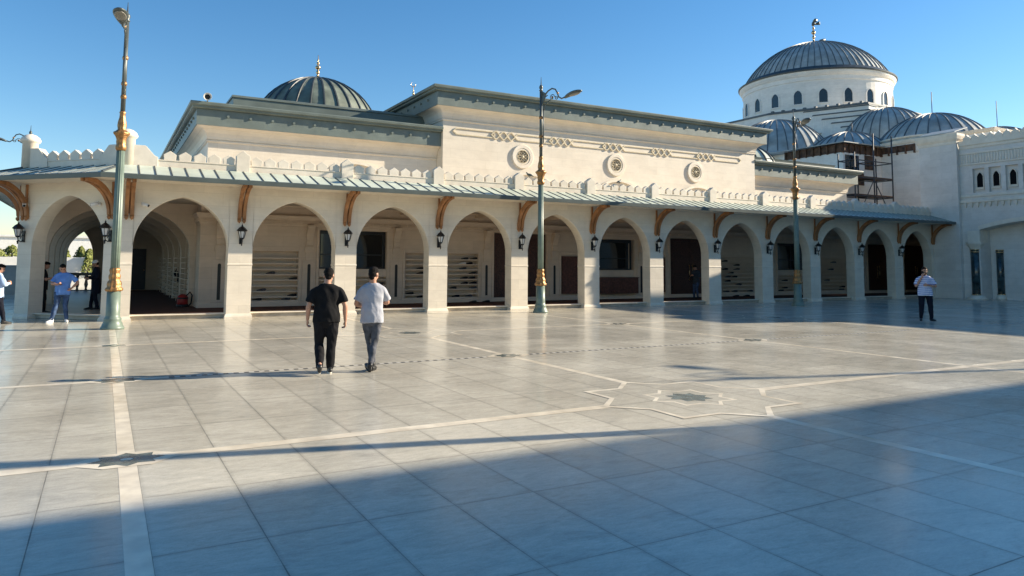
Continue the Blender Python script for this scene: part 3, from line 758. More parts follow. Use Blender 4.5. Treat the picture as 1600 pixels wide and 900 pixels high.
# hall walls behind the gallery
HX, HY = 2.85, 27.2
bays = [(3.95,6.22,'shelf'),(6.98,9.60,'window'),(10.38,13.59,'shelf'),(14.34,16.95,'door'),(17.72,18.75,'panel'),(19.05,21.80,'cabinet'),(22.62,23.70,'panel'),(24.05,26.72,'door'),(27.42,30.6,'shelf'),(31.55,34.0,'window'),(34.95,38.2,'shelf'),(39.2,41.2,'door'),(42.7,45.2,'door')]
mb = MB(); mb.box(HX+.3, 46, HY+.34, HY+.6, 0, 4.4); mb.box(HX+.30, HX+.6, HY+.6, YW, 0, 4.4)
mb.box(45.7, 46, 22.3, HY+.3, 0, 4.4); mb.box(42.16, 46, 23.4, 23.7, 0, 4.4)  # unseen closing walls, added to stop light leaking into the gallery's right end
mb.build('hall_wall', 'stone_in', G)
# piers between the bays (proud of the alcoves)
mb = MB(); cur = HX
piers = []
for x0, x1, t in bays:
    piers.append((cur, x0)); cur = x1
piers.append((cur, 46))
for a, b in piers: mb.box(a, b, HY, HY+.338, .1, 3.8)
for x0, x1, t in bays:
    top = {'shelf':2.12,'window':2.93,'door':3.02,'panel':2.12,'cabinet':2.88}[t]
    mb.box(x0, x1, HY+.002, HY+.338, top, 3.8)
    if t == 'window': mb.box(x0, x1, HY+.03, HY+.338, 1.18, 1.48)
    if t == 'cabinet': mb.box(x0, x1, HY+.03, HY+.338, .1, 1.46)
    if t in ('panel',): mb.box(x0, x1, HY+.08, HY+.338, .1, 2.12)
    if t == 'shelf' : mb.box(x0, x1, HY+.03, HY+.338, .1, .33)
    # architrave
    zt = top+.07
    mb.box(x0-.11, x0-.03, HY-.035, HY, .135, zt); mb.box(x1+.03, x1+.11, HY-.035, HY, .135, zt); mb.box(x0-.11, x1+.11, HY-.035, HY-.001, zt+.002, zt+.09)
    if t == 'shelf':
        for z in (2.45, 2.80): mb.box(x0, x1, HY-.010, HY+.01, z, z+.018)
mb.box(HX+.002, HX+.3, HY+.34, YW, .1, 3.8)
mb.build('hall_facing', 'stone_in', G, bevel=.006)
mb = MB()
mb.sweep([(HX, YW), (HX, HY), (46, HY)], [(0,3.02),(.03,3.03),(.04,3.10),(.07,3.12),(.07,3.24),(.11,3.27),(.16,3.36),(.16,3.42),(0,3.44)])
x = HX+.05
while x < 40: mb.box(x, x+.05, HY-.105, HY-.069, 3.13, 3.23); x += .10
y = HY+.05
while y < 40: mb.box(HX-.105, HX-.069, y, y+.05, 3.13, 3.23); y += .10
mb.sweep([(HX, YW), (HX, HY), (46, HY)], [(0,.135),(.03,.135),(.03,.27),(.015,.30),(0,.30)])
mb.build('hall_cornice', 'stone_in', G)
def corbel(mb, x, y, u, nrm, w=.26):
    u = Vector(u); n = Vector(nrm)
    prof = [(0,2.30),(.05,2.30),(.09,2.36),(.09,2.50),(.07,2.55),(.10,2.62),(.17,2.80),(.30,2.98),(.30,3.08),(0,3.08)]
    pts = [(x-u.x*w/2+n.x*d, y-u.y*w/2+n.y*d, z) for d, z in prof]
    mb.prism(pts, (u.x*w, u.y*w, 0))
    for (s0,s1,z0,z1,d) in ((-.17,.17,2.08,2.30,.06),(-.14,.14,1.80,2.08,.035)):
        a = Vector((x,y))+u*s0; b = Vector((x,y))+u*s1
        mb.prism([(a.x,a.y,z0),(b.x,b.y,z0),(b.x,b.y,z1),(a.x,a.y,z1)], (n.x*d, n.y*d, 0))
slotx = [3.50, 6.60, 9.99, 13.97, 17.34, 22.21, 27.07, 31.08, 34.48, 38.7, 42.0]
for x in slotx:
    m = MB(); m.box(x-.24, x+.24, HY-.03, HY, .31, 1.78); corbel(m, x, HY, (1,0), (0,-1)); m.build('pilaster', 'stone_in', G, bevel=.006)
    m = MB(); m.prism([(x+dx, HY-.036, z) for dx, z in ((-.055,.40),(.055,.40),(.055,1.62),(.03,1.66),(-.03,1.66),(-.055,1.62))], (0,.004,0)); m.build('slot_light', 'frame', G)
for k in range(6):
    y = 28.6+3.3*k
    m = MB(); m.box(HX-.03, HX, y-.26, y+.26, .31, 1.78); corbel(m, HX, y, (0,1), (-1,0)); m.build('pilaster', 'stone_in', G, bevel=.006)
# shelves on the front wall and along the side wall
SZ = [1.89,1.69,1.48,1.29,1.09,.88,.69,.49,.35]
def shelf_unit(x0, x1, z_top=2.0):
    m = MB()
    for z in SZ:
        if z < z_top: m.box(x0+.002, x1-.002, HY+.015, HY+.335, z-.05, z)
    m.build('shoe_shelf', 'stone_in', G)
for x0, x1, t in bays:
    if t == 'shelf': shelf_unit(x0, x1)
    if t == 'window':
        shelf_unit(x0, x1, 1.1)
        m = MB()
        for a, b, c, d in ((x0+.01,x1-.01,2.80,2.92),(x0+.01,x1-.01,1.485,1.54),(x0+.01,x0+.09,1.54,2.80),(x1-.12,x1-.01,1.54,2.80),((x0+x1)/2-.04,(x0+x1)/2+.04,1.54,2.80),(x0+.09,x1-.12,2.0,2.045)):
            m.box(a, b, HY+.16, HY+.235, c, d)
        w = m.build('window', 'frame', G, bevel=.004)
        m = MB(); m.box(x0+.05, x1-.05, HY+.20, HY+.206, 1.52, 2.85); m.build('window_pane', 'glass', w)
    if t == 'cabinet':
        m = MB(); a_, b_ = 19.55, 21.62
        for a, b, c, d in ((a_,b_,2.72,2.87),(a_,b_,1.47,1.52),(a_,a_+.08,1.52,2.72),(b_-.30,b_-.18,1.52,2.72),(b_-.05,b_,1.52,2.72),(a_+.08,b_-.3,1.98,2.02)):
            m.box(a, b, HY-.02, HY+.06, c, d)
        w = m.build('window', 'frame', G, bevel=.004)
        m = MB(); m.box(a_+.02, b_-.2, HY+.02, HY+.025, 1.5, 2.75); m.build('window_pane', 'glass', w)
        m = MB(); m.box(19.1, 21.82, HY-.30, HY+.02, .38, 1.10); m.box(19.06, 21.86, HY-.32, HY+.02, 1.10, 1.13)
        for k in range(5):
            xa = 19.14+.535*k
            m.box(xa+.03, xa+.50, HY-.316, HY-.300, .44, 1.05); m.box(xa+.12, xa+.41, HY-.328, HY-.316, .54, .95)
        m.build('carved_cabinet', 'red_wood', G, bevel=.005)
    if t == 'panel':
        m = MB(); m.box(x0+.03, x1-.03, HY-.02, HY+.08, .40, 2.07)
        for a, b, c, d in ((x0+.03,x1-.03,.40,.50),(x0+.03,x1-.03,1.97,2.07),(x0+.03,x0+.13,.5,1.97),(x1-.13,x1-.03,.5,1.97)): m.box(a, b, HY-.045, HY-.0205, c, d)
        m.build('carved_panel', 'red_wood', G, bevel=.005)
    if t == 'door':
        m = MB(); xm = (x0+x1)/2
        for a, b in ((x0+.02, xm-.006), (xm+.006, x1-.02)):
            m.box(a, b, HY+.10, HY+.17, .15, 3.0)
            for z0, z1 in ((.35,1.25),(1.45,2.05),(2.25,2.85)): m.box(a+.14, b-.14, HY+.082, HY+.10, z0, z1); m.box(a+.22, b-.22, HY+.068, HY+.082, z0+.09, z1-.09)
        d = m.build('carved_door', 'dark_wood', G, bevel=.006)
        for s in (-1,1):
            h = MB(); h.tube([(xm+s*.10,HY+.02,.95),(xm+s*.10,HY+.02,1.75)], .016, 8); h.box(xm+s*.10-.012, xm+s*.10+.012, HY+.02, HY+.10, 1.0, 1.03); h.box(xm+s*.10-.012, xm+s*.10+.012, HY+.02, HY+.10, 1.67, 1.7)
            h.build('door_handle', 'brass', d)
# side corridor: transverse arches, shelves in the alcoves, end wall with door and half-open arch
for k in range(5):
    y = 28.6+3.3*k
    m = MB(); arch_wall(m, (C1.x+TH, y-.16), (1,0), (0,-1), 0, HX-C1.x-TH, [((HX-C1.x-TH)/2, 2.14, 2.05, 3.62, 0)], 0, 3.78, .32, 12)
    m.build('transverse_arch', 'stone_in', G)
for k in range(5):
    ya = 28.6+3.3*k+.42; yb = ya+2.46
    m = MB()
    m.box(HX-.06, HX, ya, ya+.12, .15, 2.5); m.box(HX-.06, HX, yb-.12, yb, .15, 2.5); m.box(HX-.06, HX, ya, yb, 2.5, 2.62)
    ym = (ya+yb)/2; m.box(HX-.05, HX, ym-.16, ym+.16, .15, 2.5)
    for z in SZ: m.box(HX-.26, HX-.002, ya+.12, yb-.12, z-.028, z)
    m.box(HX-.28, HX-.26, ya+.12, ya+.16, .15, 2.0); m.box(HX-.28, HX-.26, yb-.16, yb-.12, .15, 2.0)
    m.build('shoe_shelf', 'stone_in', G)
m = MB(); arch_wall(m, (C1.x+TH, YW-.3), (1,0), (0,-1), 0, HX-C1.x-TH, [(.62, .62, 2.0, 3.5, 0)], 0, 3.78, .3, 12)
m.build('corridor_end_wall', 'stone_in', G)
m = MB(); m.box(1.15, 2.05, YW-.36, YW-.305, .15, 2.45); d = m.build('blue_door', mat('dark_blue_paint', (.02,.03,.055), .4), G)
h = MB(); h.ball((1.95,YW-.40,1.25), .04); h.build('door_handle', 'brass', d)

# timber brackets under the eave
def bracket(o, nrm):
    n = Vector(nrm); u = Vector((-n.y, n.x)); m = MB(); o = Vector(o)
    for s in (-.072, .072):
        inner = []; outer = []
        for i in range(11):
            t = i/10
            d = .03+1.02*(1-math.cos(t*PI/2)); z = 3.06+.93*math.sin(t*PI/2)
            tx, tz = 1.02*math.sin(t*PI/2), .93*math.cos(t*PI/2); L = math.hypot(tx, tz) or 1
            w = .068
            outer.append((d+tz/L*w*1.0, z-tx/L*w)); inner.append((d-tz/L*w*.35 if d-tz/L*w*.35 > 0 else 0, z+tx/L*w))
        prof = [(.02,2.97)]+outer+inner[::-1]+[(0,3.04)]
        prof = [(d, min(z, 4.012)) for d, z in prof]
        a = o+u*(s-.05)
        m.prism([(a.x+n.x*d, a.y+n.y*d, z) for d, z in prof], (u.x*.10, u.y*.10, 0))
        b = o+u*s
        m.lathe([(.001,2.90),(.045,2.95),(.055,2.99),(.04,3.03)], (b.x+n.x*.065, b.y+n.y*.065, 0), 8)
    a = o+u*-.03
    m.prism([(a.x+n.x*d, a.y+n.y*d, z) for d, z in ((0,3.1),(.05,3.1),(.05,4.0),(0,4.0))], (u.x*.06, u.y*.06, 0))
    return m.build('timber_bracket', 'wood', G, bevel=.006)
for k in range(11): bracket((X0+PB*k, YF), (0,-1))
bracket((.56, YF), (0,-1)); bracket(C0+ud*.26, nd); bracket(C0+ud*(CL-.26), nd); bracket((C1.x, C1.y+.30), (-1,0)); bracket((XE-.16, YF), (0,-1))

# ------------------------------------------------------------------ upper hall blocks
LY, TY = 27.83, 27.2
TX0, TX1, LX0, LX1 = 11.92, 29.95, 3.05, 38.3
def block(name, path, zm, zb, gut, walls, back, label_parts=()):
    m = MB()
    m.sweep(path, [(0,4.0),(0,zm-.03),(.05,zm),(.05,zm+.05),(.02,zm+.052),(.02,zm+.075),(.05,zm+.08),(.06,zm+.18),(.10,zm+.30),(.18,zm+.40),(.30,zm+.47),(.42,zm+.50),(.42,zb),(0,zb+.001)])
    m.build('block_wall', 'stone', G)
    m = MB()
    m.sweep(path, [(.30,zb+.002),(.455,zb+.002),(.455,zb+.56),(.30,zb+.56)], closed=True)
    b = m.build('cornice_band', 'green_metal', G)
    m = MB()
    m.sweep(path, [(.30,zb+.562),(.54,zb+.575),(.60,zb+.60),(.605,zb+.66),(.685,zb+.68),(.70,zb+.76),(.685,zb+.79),(-.4,zb+.80),(-.4,zb+.562)], closed=True)
    m.build('roof_gutter', 'green_metal', G)
    for a, c in zip(path[:-1], path[1:]):
        A, B = Vector(a), Vector(c); L = (B-A).length; u = (B-A)/L; n = Vector((u.y, -u.x)); k = max(1, int(L/.77)); off = (L-(k-1)*.77)/2
        if n.x > .5: continue
        for i in range(k):
            p = A+u*(off+.77*i)+n*.455; m = MB()
            m.tube([(p.x,p.y,zb+.36), (p.x+n.x*.055,p.y+n.y*.055,zb+.36)], .05, 8, False)
            m.build('cornice_peg', 'green_metal', b)
low = [(LX0, YW), (LX0, LY), (TX0-.01, LY)]
block('low', low, 6.03, 6.53, None, None, None)
tall = [(TX0, 36), (TX0, TY), (TX1, TY), (TX1, 36)]
block('tall', tall, 7.62, 8.12, None, None, None)
rlow = [(TX1+.01, LY), (LX1, LY), (LX1, 36)]
block('right', rlow, 6.03, 6.53, None, None, None)
mb = MB()
mb.prism([(LX0-.3,LY-.3,7.20),(TX0-.01,LY-.3,7.20),(TX0-.01,YW,7.20),(LX0-.3,YW,7.20)], (0,0,.09)); mb.prism([(TX1+.01,LY-.3,7.20),(LX1+.3,LY-.3,7.20),(LX1+.3,36,7.20),(TX1+.01,36,7.20)], (0,0,.09))
mb.prism([(TX0-.3,TY-.3,8.79),(TX1+.3,TY-.3,8.79),(TX1+.3,36.2,8.79),(TX0-.3,36.2,8.79)], (0,0,.09)); mb.box(TX0, TX1, 35.9, 36.1, 4, 8.75); mb.box(LX0, LX1, YW-.3, YW, 3.9, 7.2)
mb.build('hall_roof', 'dark_metal', G)
# second tier under the west dome
m = MB(); t2 = [(4.55, 42), (4.55, 29.6), (TX0-.02, 29.6)]
m.sweep(t2, [(0,7.28),(0,7.75),(.30,7.75),(.30,7.68),(.33,7.68)]); m.build('tier_wall', 'board', G)
m = MB(); m.sweep(t2, [(.30,7.70),(.52,7.72),(.54,7.98),(.58,8.0),(.58,8.08),(.50,8.09),(-2.4,8.75),(-2.4,8.6),(.28,7.76)], closed=True); m.build('tier_roof', 'green_metal', G)
m = MB(); t3 = [(TX1+.02, 29.6), (38.4, 29.6), (38.4, 34)]
m.sweep(t3, [(0,7.28),(0,7.60),(.30,7.60)]); m.sweep(t3, [(.30,7.55),(.52,7.57),(.54,7.78),(.58,7.88),(-2.2,8.3),(-2.2,8.1),(.28,7.6)], closed=True); m.build('tier_roof', 'green_metal', G)
def finial(parent, c, h, r=.16, horns=True, m_='brass'):
    m = MB(); s = h/1.4
    prof = [(1.6*r,0),(1.25*r,.06),(.55*r,.20),(.30*r,.30),(.34*r,.33),(.55*r,.37),(.62*r,.43),(.45*r,.50),(.22*r,.55),(.26*r,.58),(.80*r,.64),(.92*r,.70),(.70*r,.77),(.22*r,.83),(.25*r,.86),(.50*r,.90),(.52*r,.95),(.3*r,1.0),(.16*r,1.04),(.3*r,1.08),(.32*r,1.12),(.14*r,1.17),(.10*r,1.4),(.001,1.42)]
    m.lathe([(q*1., z*s) for q, z in prof], c, 12)
    if horns:
        z = c[2]+1.34*s
        pts = [(c[0]+.15*math.sin(a), c[1], z+.15-.15*math.cos(a)) for a in [R(-140+28*i) for i in range(11)]]
        m.tube(pts, [.006,.012,.018,.022,.026,.028,.026,.022,.018,.012,.006], 6)
    return m.build('finial', m_, parent)
def dome(parent, c, r, rise, n, m_, sm_, fin=None, a0=0., lift=.05, sw=.05, skirt=True):
    m = MB(); s = MB(); ribbed_dome(m, s, c, r, rise, n, a0, lift, sw)
    if skirt: m.lathe([(r-.02,c[2]*0-.25),(r+.10,-.22),(r+.12,-.10),(r+.05,-.03),(r-.02,.005)], c, n*2, False)
    d = m.build('ribbed_dome', m_, parent); s.build('dome_seams', sm_, d)
    if fin: finial(d, (c[0], c[1], c[2]+rise-.03), *fin)
    return d
dome(G, (8.84,35.7,8.0), 3.1, 2.80, 28, 'lead_green', 'dark_metal', (1.25,.15,False), .1)
m = MB(); m.lathe([(3.25,7.2),(3.25,7.78),(3.3,7.82),(3.0,7.86)], (8.84,35.7,0), 24); m.build('dome_drum', 'trim', G)
dome(G, (16.35,42,9.45), 2.6, 1.85, 22, 'lead_green', 'dark_metal', (1.5,.14,True), .05)
m = MB(); m.lathe([(2.7,7.2),(2.7,9.3),(2.4,9.4)], (16.35,42,0), 24); m.build('dome_drum', 'trim', G)
dome(G, (33.0,30.8,7.35), 2.0, 1.5, 18, 'roof', 'dark_metal', None, .1)

# medallions and strapwork frieze on the tall block
def ann(m, c, r0, r1, d0, d1, n=40):
    """flat ring facing -Y between radii r0<r1 standing from depth d0 to d1 off the wall"""
    v = []
    for rr, dd in ((r0,d0),(r0,d1),(r1-.02,d1),(r1,d1-.02),(r1,d0)):
        for i in range(n): a = 2*PI*i/n; v.append((c[0]+rr*math.cos(a), c[1]-dd, c[2]+rr*math.sin(a)))
    m.add(v, [(k*n+i, k*n+(i+1) % n, (k+1)*n+(i+1) % n, (k+1)*n+i) for k in range(4) for i in range(n)], False)
for x in (15.69, 20.75, 25.72):
    c = (x, TY, 6.37); m = MB()
    ann(m, c, .37, .53, 0, .07); ann(m, c, .30, .37, 0, .055)
    md = m.build('medallion', 'trim', G)
    m = MB(); ann(m, c, .27, .30, 0, .07)
    for k in range(8):
        a = k*PI/8*2
        ca, sa = math.cos(a), math.sin(a)
        def pp(r, t, d): return (c[0]+r*math.cos(a+t), c[1]-d, c[2]+r*math.sin(a+t))
        m.tube([pp(.06,.2,.035), pp(.15,.42,.04), pp(.27,.05,.035)], .014, 5, False); m.tube([pp(.06,-.2,.035), pp(.15,-.42,.04), pp(.27,-.05,.035)], .014, 5, False)
    m.ball((c[0],c[1]-.03,c[2]), (.06,.05,.06), 12, 8); m.build('rosette', 'gold_trim', md)
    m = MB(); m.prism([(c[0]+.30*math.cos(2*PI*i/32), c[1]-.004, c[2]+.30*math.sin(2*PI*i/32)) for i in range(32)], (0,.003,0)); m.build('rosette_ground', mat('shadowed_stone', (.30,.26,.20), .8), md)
def strap(m, pts, w=.021, d=.042, closed=True, y=TY, lift=0.):
    P = [Vector(p) for p in pts]; n = len(P)
    rng = n if closed else n-1
    A = []; B = []
    for i in range(n):
        p0 = P[(i-1) % n] if (closed or i > 0) else P[i]; p2 = P[(i+1) % n] if (closed or i < n-1) else P[i]
        a = (P[i]-p0); b = (p2-P[i])
        na = Vector((-a.y, a.x)).normalized() if a.length > 1e-6 else None; nb = Vector((-b.y, b.x)).normalized() if b.length > 1e-6 else None
        na = na or nb; nb = nb or na
        mi = (na+nb)/(1+na.dot(nb)); A.append(P[i]+mi*w); B.append(P[i]-mi*w)
    for i in range(rng):
        j = (i+1) % n
        q = [A[i], A[j], B[j], B[i]]
        m.prism([(p.x, y-lift, p.y) for p in q], (0, -d, 0))
m = MB(); zc = 7.20; hh = .125
for k in range(6):
    x = 12.37+2.92*k; e = .14
    strap(m, [(x,zc),(x+e,zc+hh),(x+1.95-e,zc+hh),(x+1.95,zc),(x+1.95-e,zc-hh),(x+e,zc-hh)])
    if k < 5:
        for j in range(3):
            xa = x+1.78+.37*j
            strap(m, [(xa,zc),(xa+.17,zc+.16),(xa+.25,zc+.16),(xa+.42,zc),(xa+.25,zc-.16),(xa+.17,zc-.16)], .022, .05, True, TY, .004*(j % 2+1))
m.build('strapwork_frieze', 'gold_trim', G)
# hood moulds of the clerestory windows that peep over the parapet
for x, y in ((8.48,LY),(15.98,TY),(20.9,TY),(25.9,TY),(33.6,LY)):
    pts = arch_pts(1.5, 4.6, 5.68, 10)
    m = MB()
    for (a, za), (b, zb) in zip(pts[:-1], pts[1:]): m.prism([(x+a,y,za),(x+b,y,zb),(x+b*.93,y,zb-.10),(x+a*.93,y,za-.10)], (0,-.10,0))
    m.build('hood_mould', 'trim', G)

# ------------------------------------------------------------------ the domed mosque behind
Q = tag(empty('mosque', (63.5, 49, 0)), 'large white mosque with a big blue-grey ribbed dome on a windowed drum and stepped shoulders', 'mosque')
DC = (63.15, 49.15)
m = MB()
m.lathe([(7.08,14.0),(7.08,19.15),(7.16,19.2),(7.18,19.55),(7.30,19.65),(7.42,19.85),(7.45,20.1),(6.7,20.22)], (*DC,0), 80, False); m.build('drum_wall', 'mosque', Q)
m = MB(); m.lathe([(7.40,20.02),(7.55,20.04),(7.57,20.16),(7.3,20.24),(6.98,20.55),(6.7,20.55)], (*DC,0), 80, False); m.build('drum_gutter', 'dark_metal', Q)
d = dome(Q, (*DC,20.4), 7.0, 4.2, 68, 'lead', 'lead_seam', (2.6,.24,False), .02, .06, .035, False)
def wall_pt(a, r, s, z): 
    ca, sa = math.cos(a), math.sin(a); return (DC[0]+r*ca-s*sa, DC[1]+r*sa+s*ca, z)
for k in range(20):
    a = 2*PI*(k+.42)/20
    w = [(s, z) for s, z in arch_pts(.37, 17.8, 18.32, 6)]+[(.37,17.0),(-.37,17.0)]
    m = MB(); q = len(w)
    o = [(s*1.33, 17.0+(z-17.0)*1.10-.09) for s, z in w]
    v = [wall_pt(a, 7.15, s, z) for s, z in o]+[wall_pt(a, 7.15, s, z) for s, z in w]+[wall_pt(a, 6.8, s, z) for s, z in o]+[wall_pt(a, 6.95, s, z) for s, z in w]
    f = [(i, (i+1) % q, q+(i+1) % q, q+i) for i in range(q)]+[(i, (i+1) % q, 2*q+(i+1) % q, 2*q+i) for i in range(q)]+[(q+i, q+(i+1) % q, 3*q+(i+1) % q, 3*q+i) for i in range(q)]
    m.add(v, f); fr = m.build('drum_window', 'mosque', Q)
    m = MB(); m.add([wall_pt(a, 7.095, s, z) for s, z in w], [tuple(range(q))])
    for z in (17.35, 17.75): m.add([wall_pt(a, 7.102, s, zz) for s, zz in ((-.35,z),(.35,z),(.35,z+.04),(-.35,z+.04))], [(0,1,2,3)])
    m.build('window_pane', 'glass', fr)
# base block with one corner turned to the courtyard, lead coping on top
m = MB(); bs = [(54.3,60),(54.3,47.6),(57.9,39.7),(66.5,40.2),(74.5,46),(74.5,60)]
m.prism([(x,y,11.0) for x,y in bs], (0,0,4.95)); m.build('base_block', 'mosque', Q)
m = MB(); m.sweep(bs, [(-.02,15.952),(.10,15.952),(.10,16.10),(-.6,16.30)]); 
for i in range(9):
    t = (i+.5)/9; p = Vector(bs[1]).lerp(Vector(bs[2]), t); m.box(p.x-.12, p.x+.12, p.y-.12, p.y+.12, 16.05, 16.26)
m.build('base_coping', 'lead_seam', Q)
uL = (Vector(bs[1])-Vector(bs[2])).normalized(); uR = (Vector(bs[3])-Vector(bs[2])).normalized(); out = -(uL+uR).normalized()
def perp(): return None
for k in range(6):
    # stepped shoulder, each course lower, narrower and a little further out
    z1 = 15.78-.46*k; c = Vector(bs[2])+out*(.18*(k+1))
    wl = 5.4-.72*k; wr = 1.35-.18*k
    A = c+uL*wl; B = c+uR*wr; inn = -out*3.2
    m = MB(); m.prism([(p.x,p.y,z1-1.6) for p in (A, c, B, B+inn, A+inn)], (0,0,1.6)); s = m.build('stepped_shoulder', 'mosque', Q)
    e = out*.07
    m = MB(); m.prism([(p.x,p.y,z1+.003) for p in (A+e+uL*.05, c+e, B+e, B+inn, A+inn)], (0,0,.10)); m.build('shoulder_coping', 'lead_seam', s)
for c, r, rise, n in (((50.3,43.2,10.95),4.55,3.3,36), ((58.4,38.3,12.2),3.8,3.15,32), ((52.0,30.6,10.75),3.65,2.0,30), ((48.7,35.1,10.42),2.85,1.38,26), ((64.6,32.6,11.9),3.0,1.45,26)):
    dome(Q, c, r, rise, n, 'lead', 'lead_seam', None, .03, .05, .04)
# lower body
m = MB(); m.box(44.1, 82, 32.22, 70, 0, 9.56); m.box(48.3, 62, 24.6, 32.2, 0, 10.45); m.box(47.5, 60, 38.6, 50, 9.0, 10.9); m.box(56, 68, 35.2, 46, 9, 11.9); m.box(60.5, 70, 29, 35, 0, 11.6)
m.build('lower_wall', 'mosque', Q)
m = MB(); m.sweep([(48.3,32.2),(48.3,24.6),(62,24.6)], [(0,9.55),(.04,9.57),(.05,9.66),(0,9.70)]); m.sweep([(48.3,32.2),(48.3,24.6),(62,24.6)], [(0,10.2),(.08,10.3),(.12,10.46),(-.3,10.52)])
m.lathe([(3.75,10.45),(3.75,10.62),(3.85,10.66),(3.85,10.76),(3.5,10.78)], (52.0,30.6,0), 40, False); m.build('wall_coping', 'trim', Q)
# unfinished eave of raw boards under the small dome
for A, B in (((44.1,37.0),(44.1,32.2)), ((44.1,32.2),(48.28,32.2)), ((48.3,32.2),(48.3,29.7))):
    A, B = Vector(A), Vector(B); L = (B-A).length; u = (B-A)/L; n = Vector((u.y,-u.x)); m = MB()
    m.prism([(A.x+n.x*.02,A.y+n.y*.02,9.58),(B.x+n.x*.02,B.y+n.y*.02,9.58),(B.x-n.x*.1,B.y-n.y*.1,9.58),(A.x-n.x*.1,A.y-n.y*.1,9.58)], (0,0,.58))
    k = int(L/.55)
    for i in range(k+1):
        p = A+u*(L*i/k)+n*.02; m.prism([(p.x-u.x*.05,p.y-u.y*.05,9.52),(p.x+u.x*.05,p.y+u.y*.05,9.52),(p.x+u.x*.05+n.x*.12,p.y+u.y*.05+n.y*.12,9.52),(p.x-u.x*.05+n.x*.12,p.y-u.y*.05+n.y*.12,9.52)], (0,0,.63))
    m.build('raw_eave_boards', 'board', Q)
m = MB(); m.sweep([(44.1,37.6),(44.1,32.2),(52,32.2)], [(.32,10.19),(.36,10.19),(.36,10.25),(-1.5,10.46),(-1.5,10.40),(.32,10.2)], closed=True); m.build('eave_sheet', 'lead', Q)
m = MB()
for i in range(3): m.box(44.30+.50*i, 44.72+.50*i, 32.17, 32.215, 8.25, 9.40)
m.build('opening', 'glass', Q)
m = MB(); m.box(44.2, 46.2, 32.14, 32.216, 7.35, 8.20); m.box(46.4, 47.3, 32.16, 32.216, 8.5, 9.5); m.build('plywood_sheet', 'board', Q)
m = MB(); m.add([(48.29,y,z) for y,z in [(26.1+a,z) for a,z in arch_pts(.45,7.3,8.2,8)]+[(26.55,5),(25.65,5)]], [tuple(range(19))]); m.build('tall_window', 'glass', Q)
m = MB()
for x, y, z, h in ((52.0,30.6,12.7,1.7),(64.6,32.6,13.3,2.3),(48.9,34.9,11.7,.8),(58.4,38.3,15.3,.3)): m.tube([(x,y,z),(x,y,z+h)], .028, 6)
m.build('lightning_rod', 'steel', Q)
m = MB()
for dx, dz in ((-.12,.55),(.12,.35),(-.25,.15)): m.tube([(DC[0]+dx,DC[1]-.1,26.4+dz),(DC[0]+dx*2.5,DC[1]-.55,26.42+dz)], [.09,.20], 10)
m.tube([(DC[0],DC[1],25.9),(DC[0],DC[1],27.05)], .05, 6); m.tube([(DC[0]+.3,DC[1]-.5,24.95),(DC[0]+.9,DC[1]-.6,25.05)], [.08,.18], 10)
m.build('horn_speakers', 'post_top', Q)
# scaffold in front of the unfinished part
S = tag(empty('scaffold', (43, 31, 0)), 'rusty tube scaffold with plank decks against the unfinished mosque wall', 'scaffold')
m = MB(); pts = [(42.6,30.3),(44.6,30.3),(46.6,30.3),(42.6,31.5),(44.6,31.5),(46.6,31.5)]
for i, (x, y) in enumerate(pts): m.tube([(x,y,4.5),(x,y,10.6 if i in (1,2) else 9.2)], .045, 6)
for z in (6.35, 7.55, 8.7):
    for a, b in ((0,1),(1,2),(3,4),(4,5),(0,3),(1,4),(2,5)): m.tube([(*pts[a],z),(*pts[b],z)], .038, 6)
m.tube([(*pts[0],4.6),(*pts[1],7.5)], .03, 6); m.tube([(*pts[1],7.5),(*pts[2],4.6)], .03, 6)
m.build('tubes', 'steel', S)
for z in (6.40, 7.60):
    m = MB(); m.prism([(*pts[0],z),(*pts[2],z),(*pts[5],z),(*pts[3],z)], (0,0,.06)); m.build('plank_deck', 'board', S)

# ------------------------------------------------------------------ the courtyard wing on the right
W = tag(empty('courtyard_wing', (42, 20, 0)), 'pale stone courtyard wing with small pointed windows, a wide shallow arch and dark green columns', 'building')
XW = 39.95; XR = 40.2
def yprism(m, pts, x0, dx): m.prism([(x0, y, z) for y, z in pts], (dx, 0, 0))
m = MB()
m.box(XW, XW+2.2, 22.28, 24.35, 0, 8.38); m.build('corner_pier', 'wing', W, bevel=.015)
m = MB(); m.sweep([(XW+2.2,24.35),(XW,24.35),(XW,22.28),(XW+.6,22.28)], [(0,8.36),(.02,8.38),(.03,8.5),(.10,8.62),(.14,8.80),(.14,8.92),(-.5,9.02)]); m.build('pier_cornice', 'trim', W)
m = MB(); m.prism([(XW-.05,22.3,8.99),(XW-.05,24.3,8.99),(XW+1.2,24.3,9.35),(XW+1.2,22.3,9.35)], (0,0,.05)); m.build('pier_cap_roof', 'lead', W)
m = MB()
AY, AH, ASP, AAP = 18.55, 2.86, 3.66, 4.06      # wide arch: centre, half span, spring, crown
def seg(n=16, grow=0.): 
    h = AAP-ASP; rad = (AH*AH+h*h)/(2*h); am = math.asin(AH/rad)
    return [(AY+(rad+grow)*math.sin(-am+2*am*i/n), ASP-(rad-h)+(rad+grow)*math.cos(-am+2*am*i/n)) for i in range(n+1)]
def wquad(m, x, y0, y1, z0, z1): m.add([(x,y0,z0),(x,y1,z0),(x,y1,z1),(x,y0,z1)], [(0,1,2,3)])
win = [21.33-.81*k for k in range(12)]
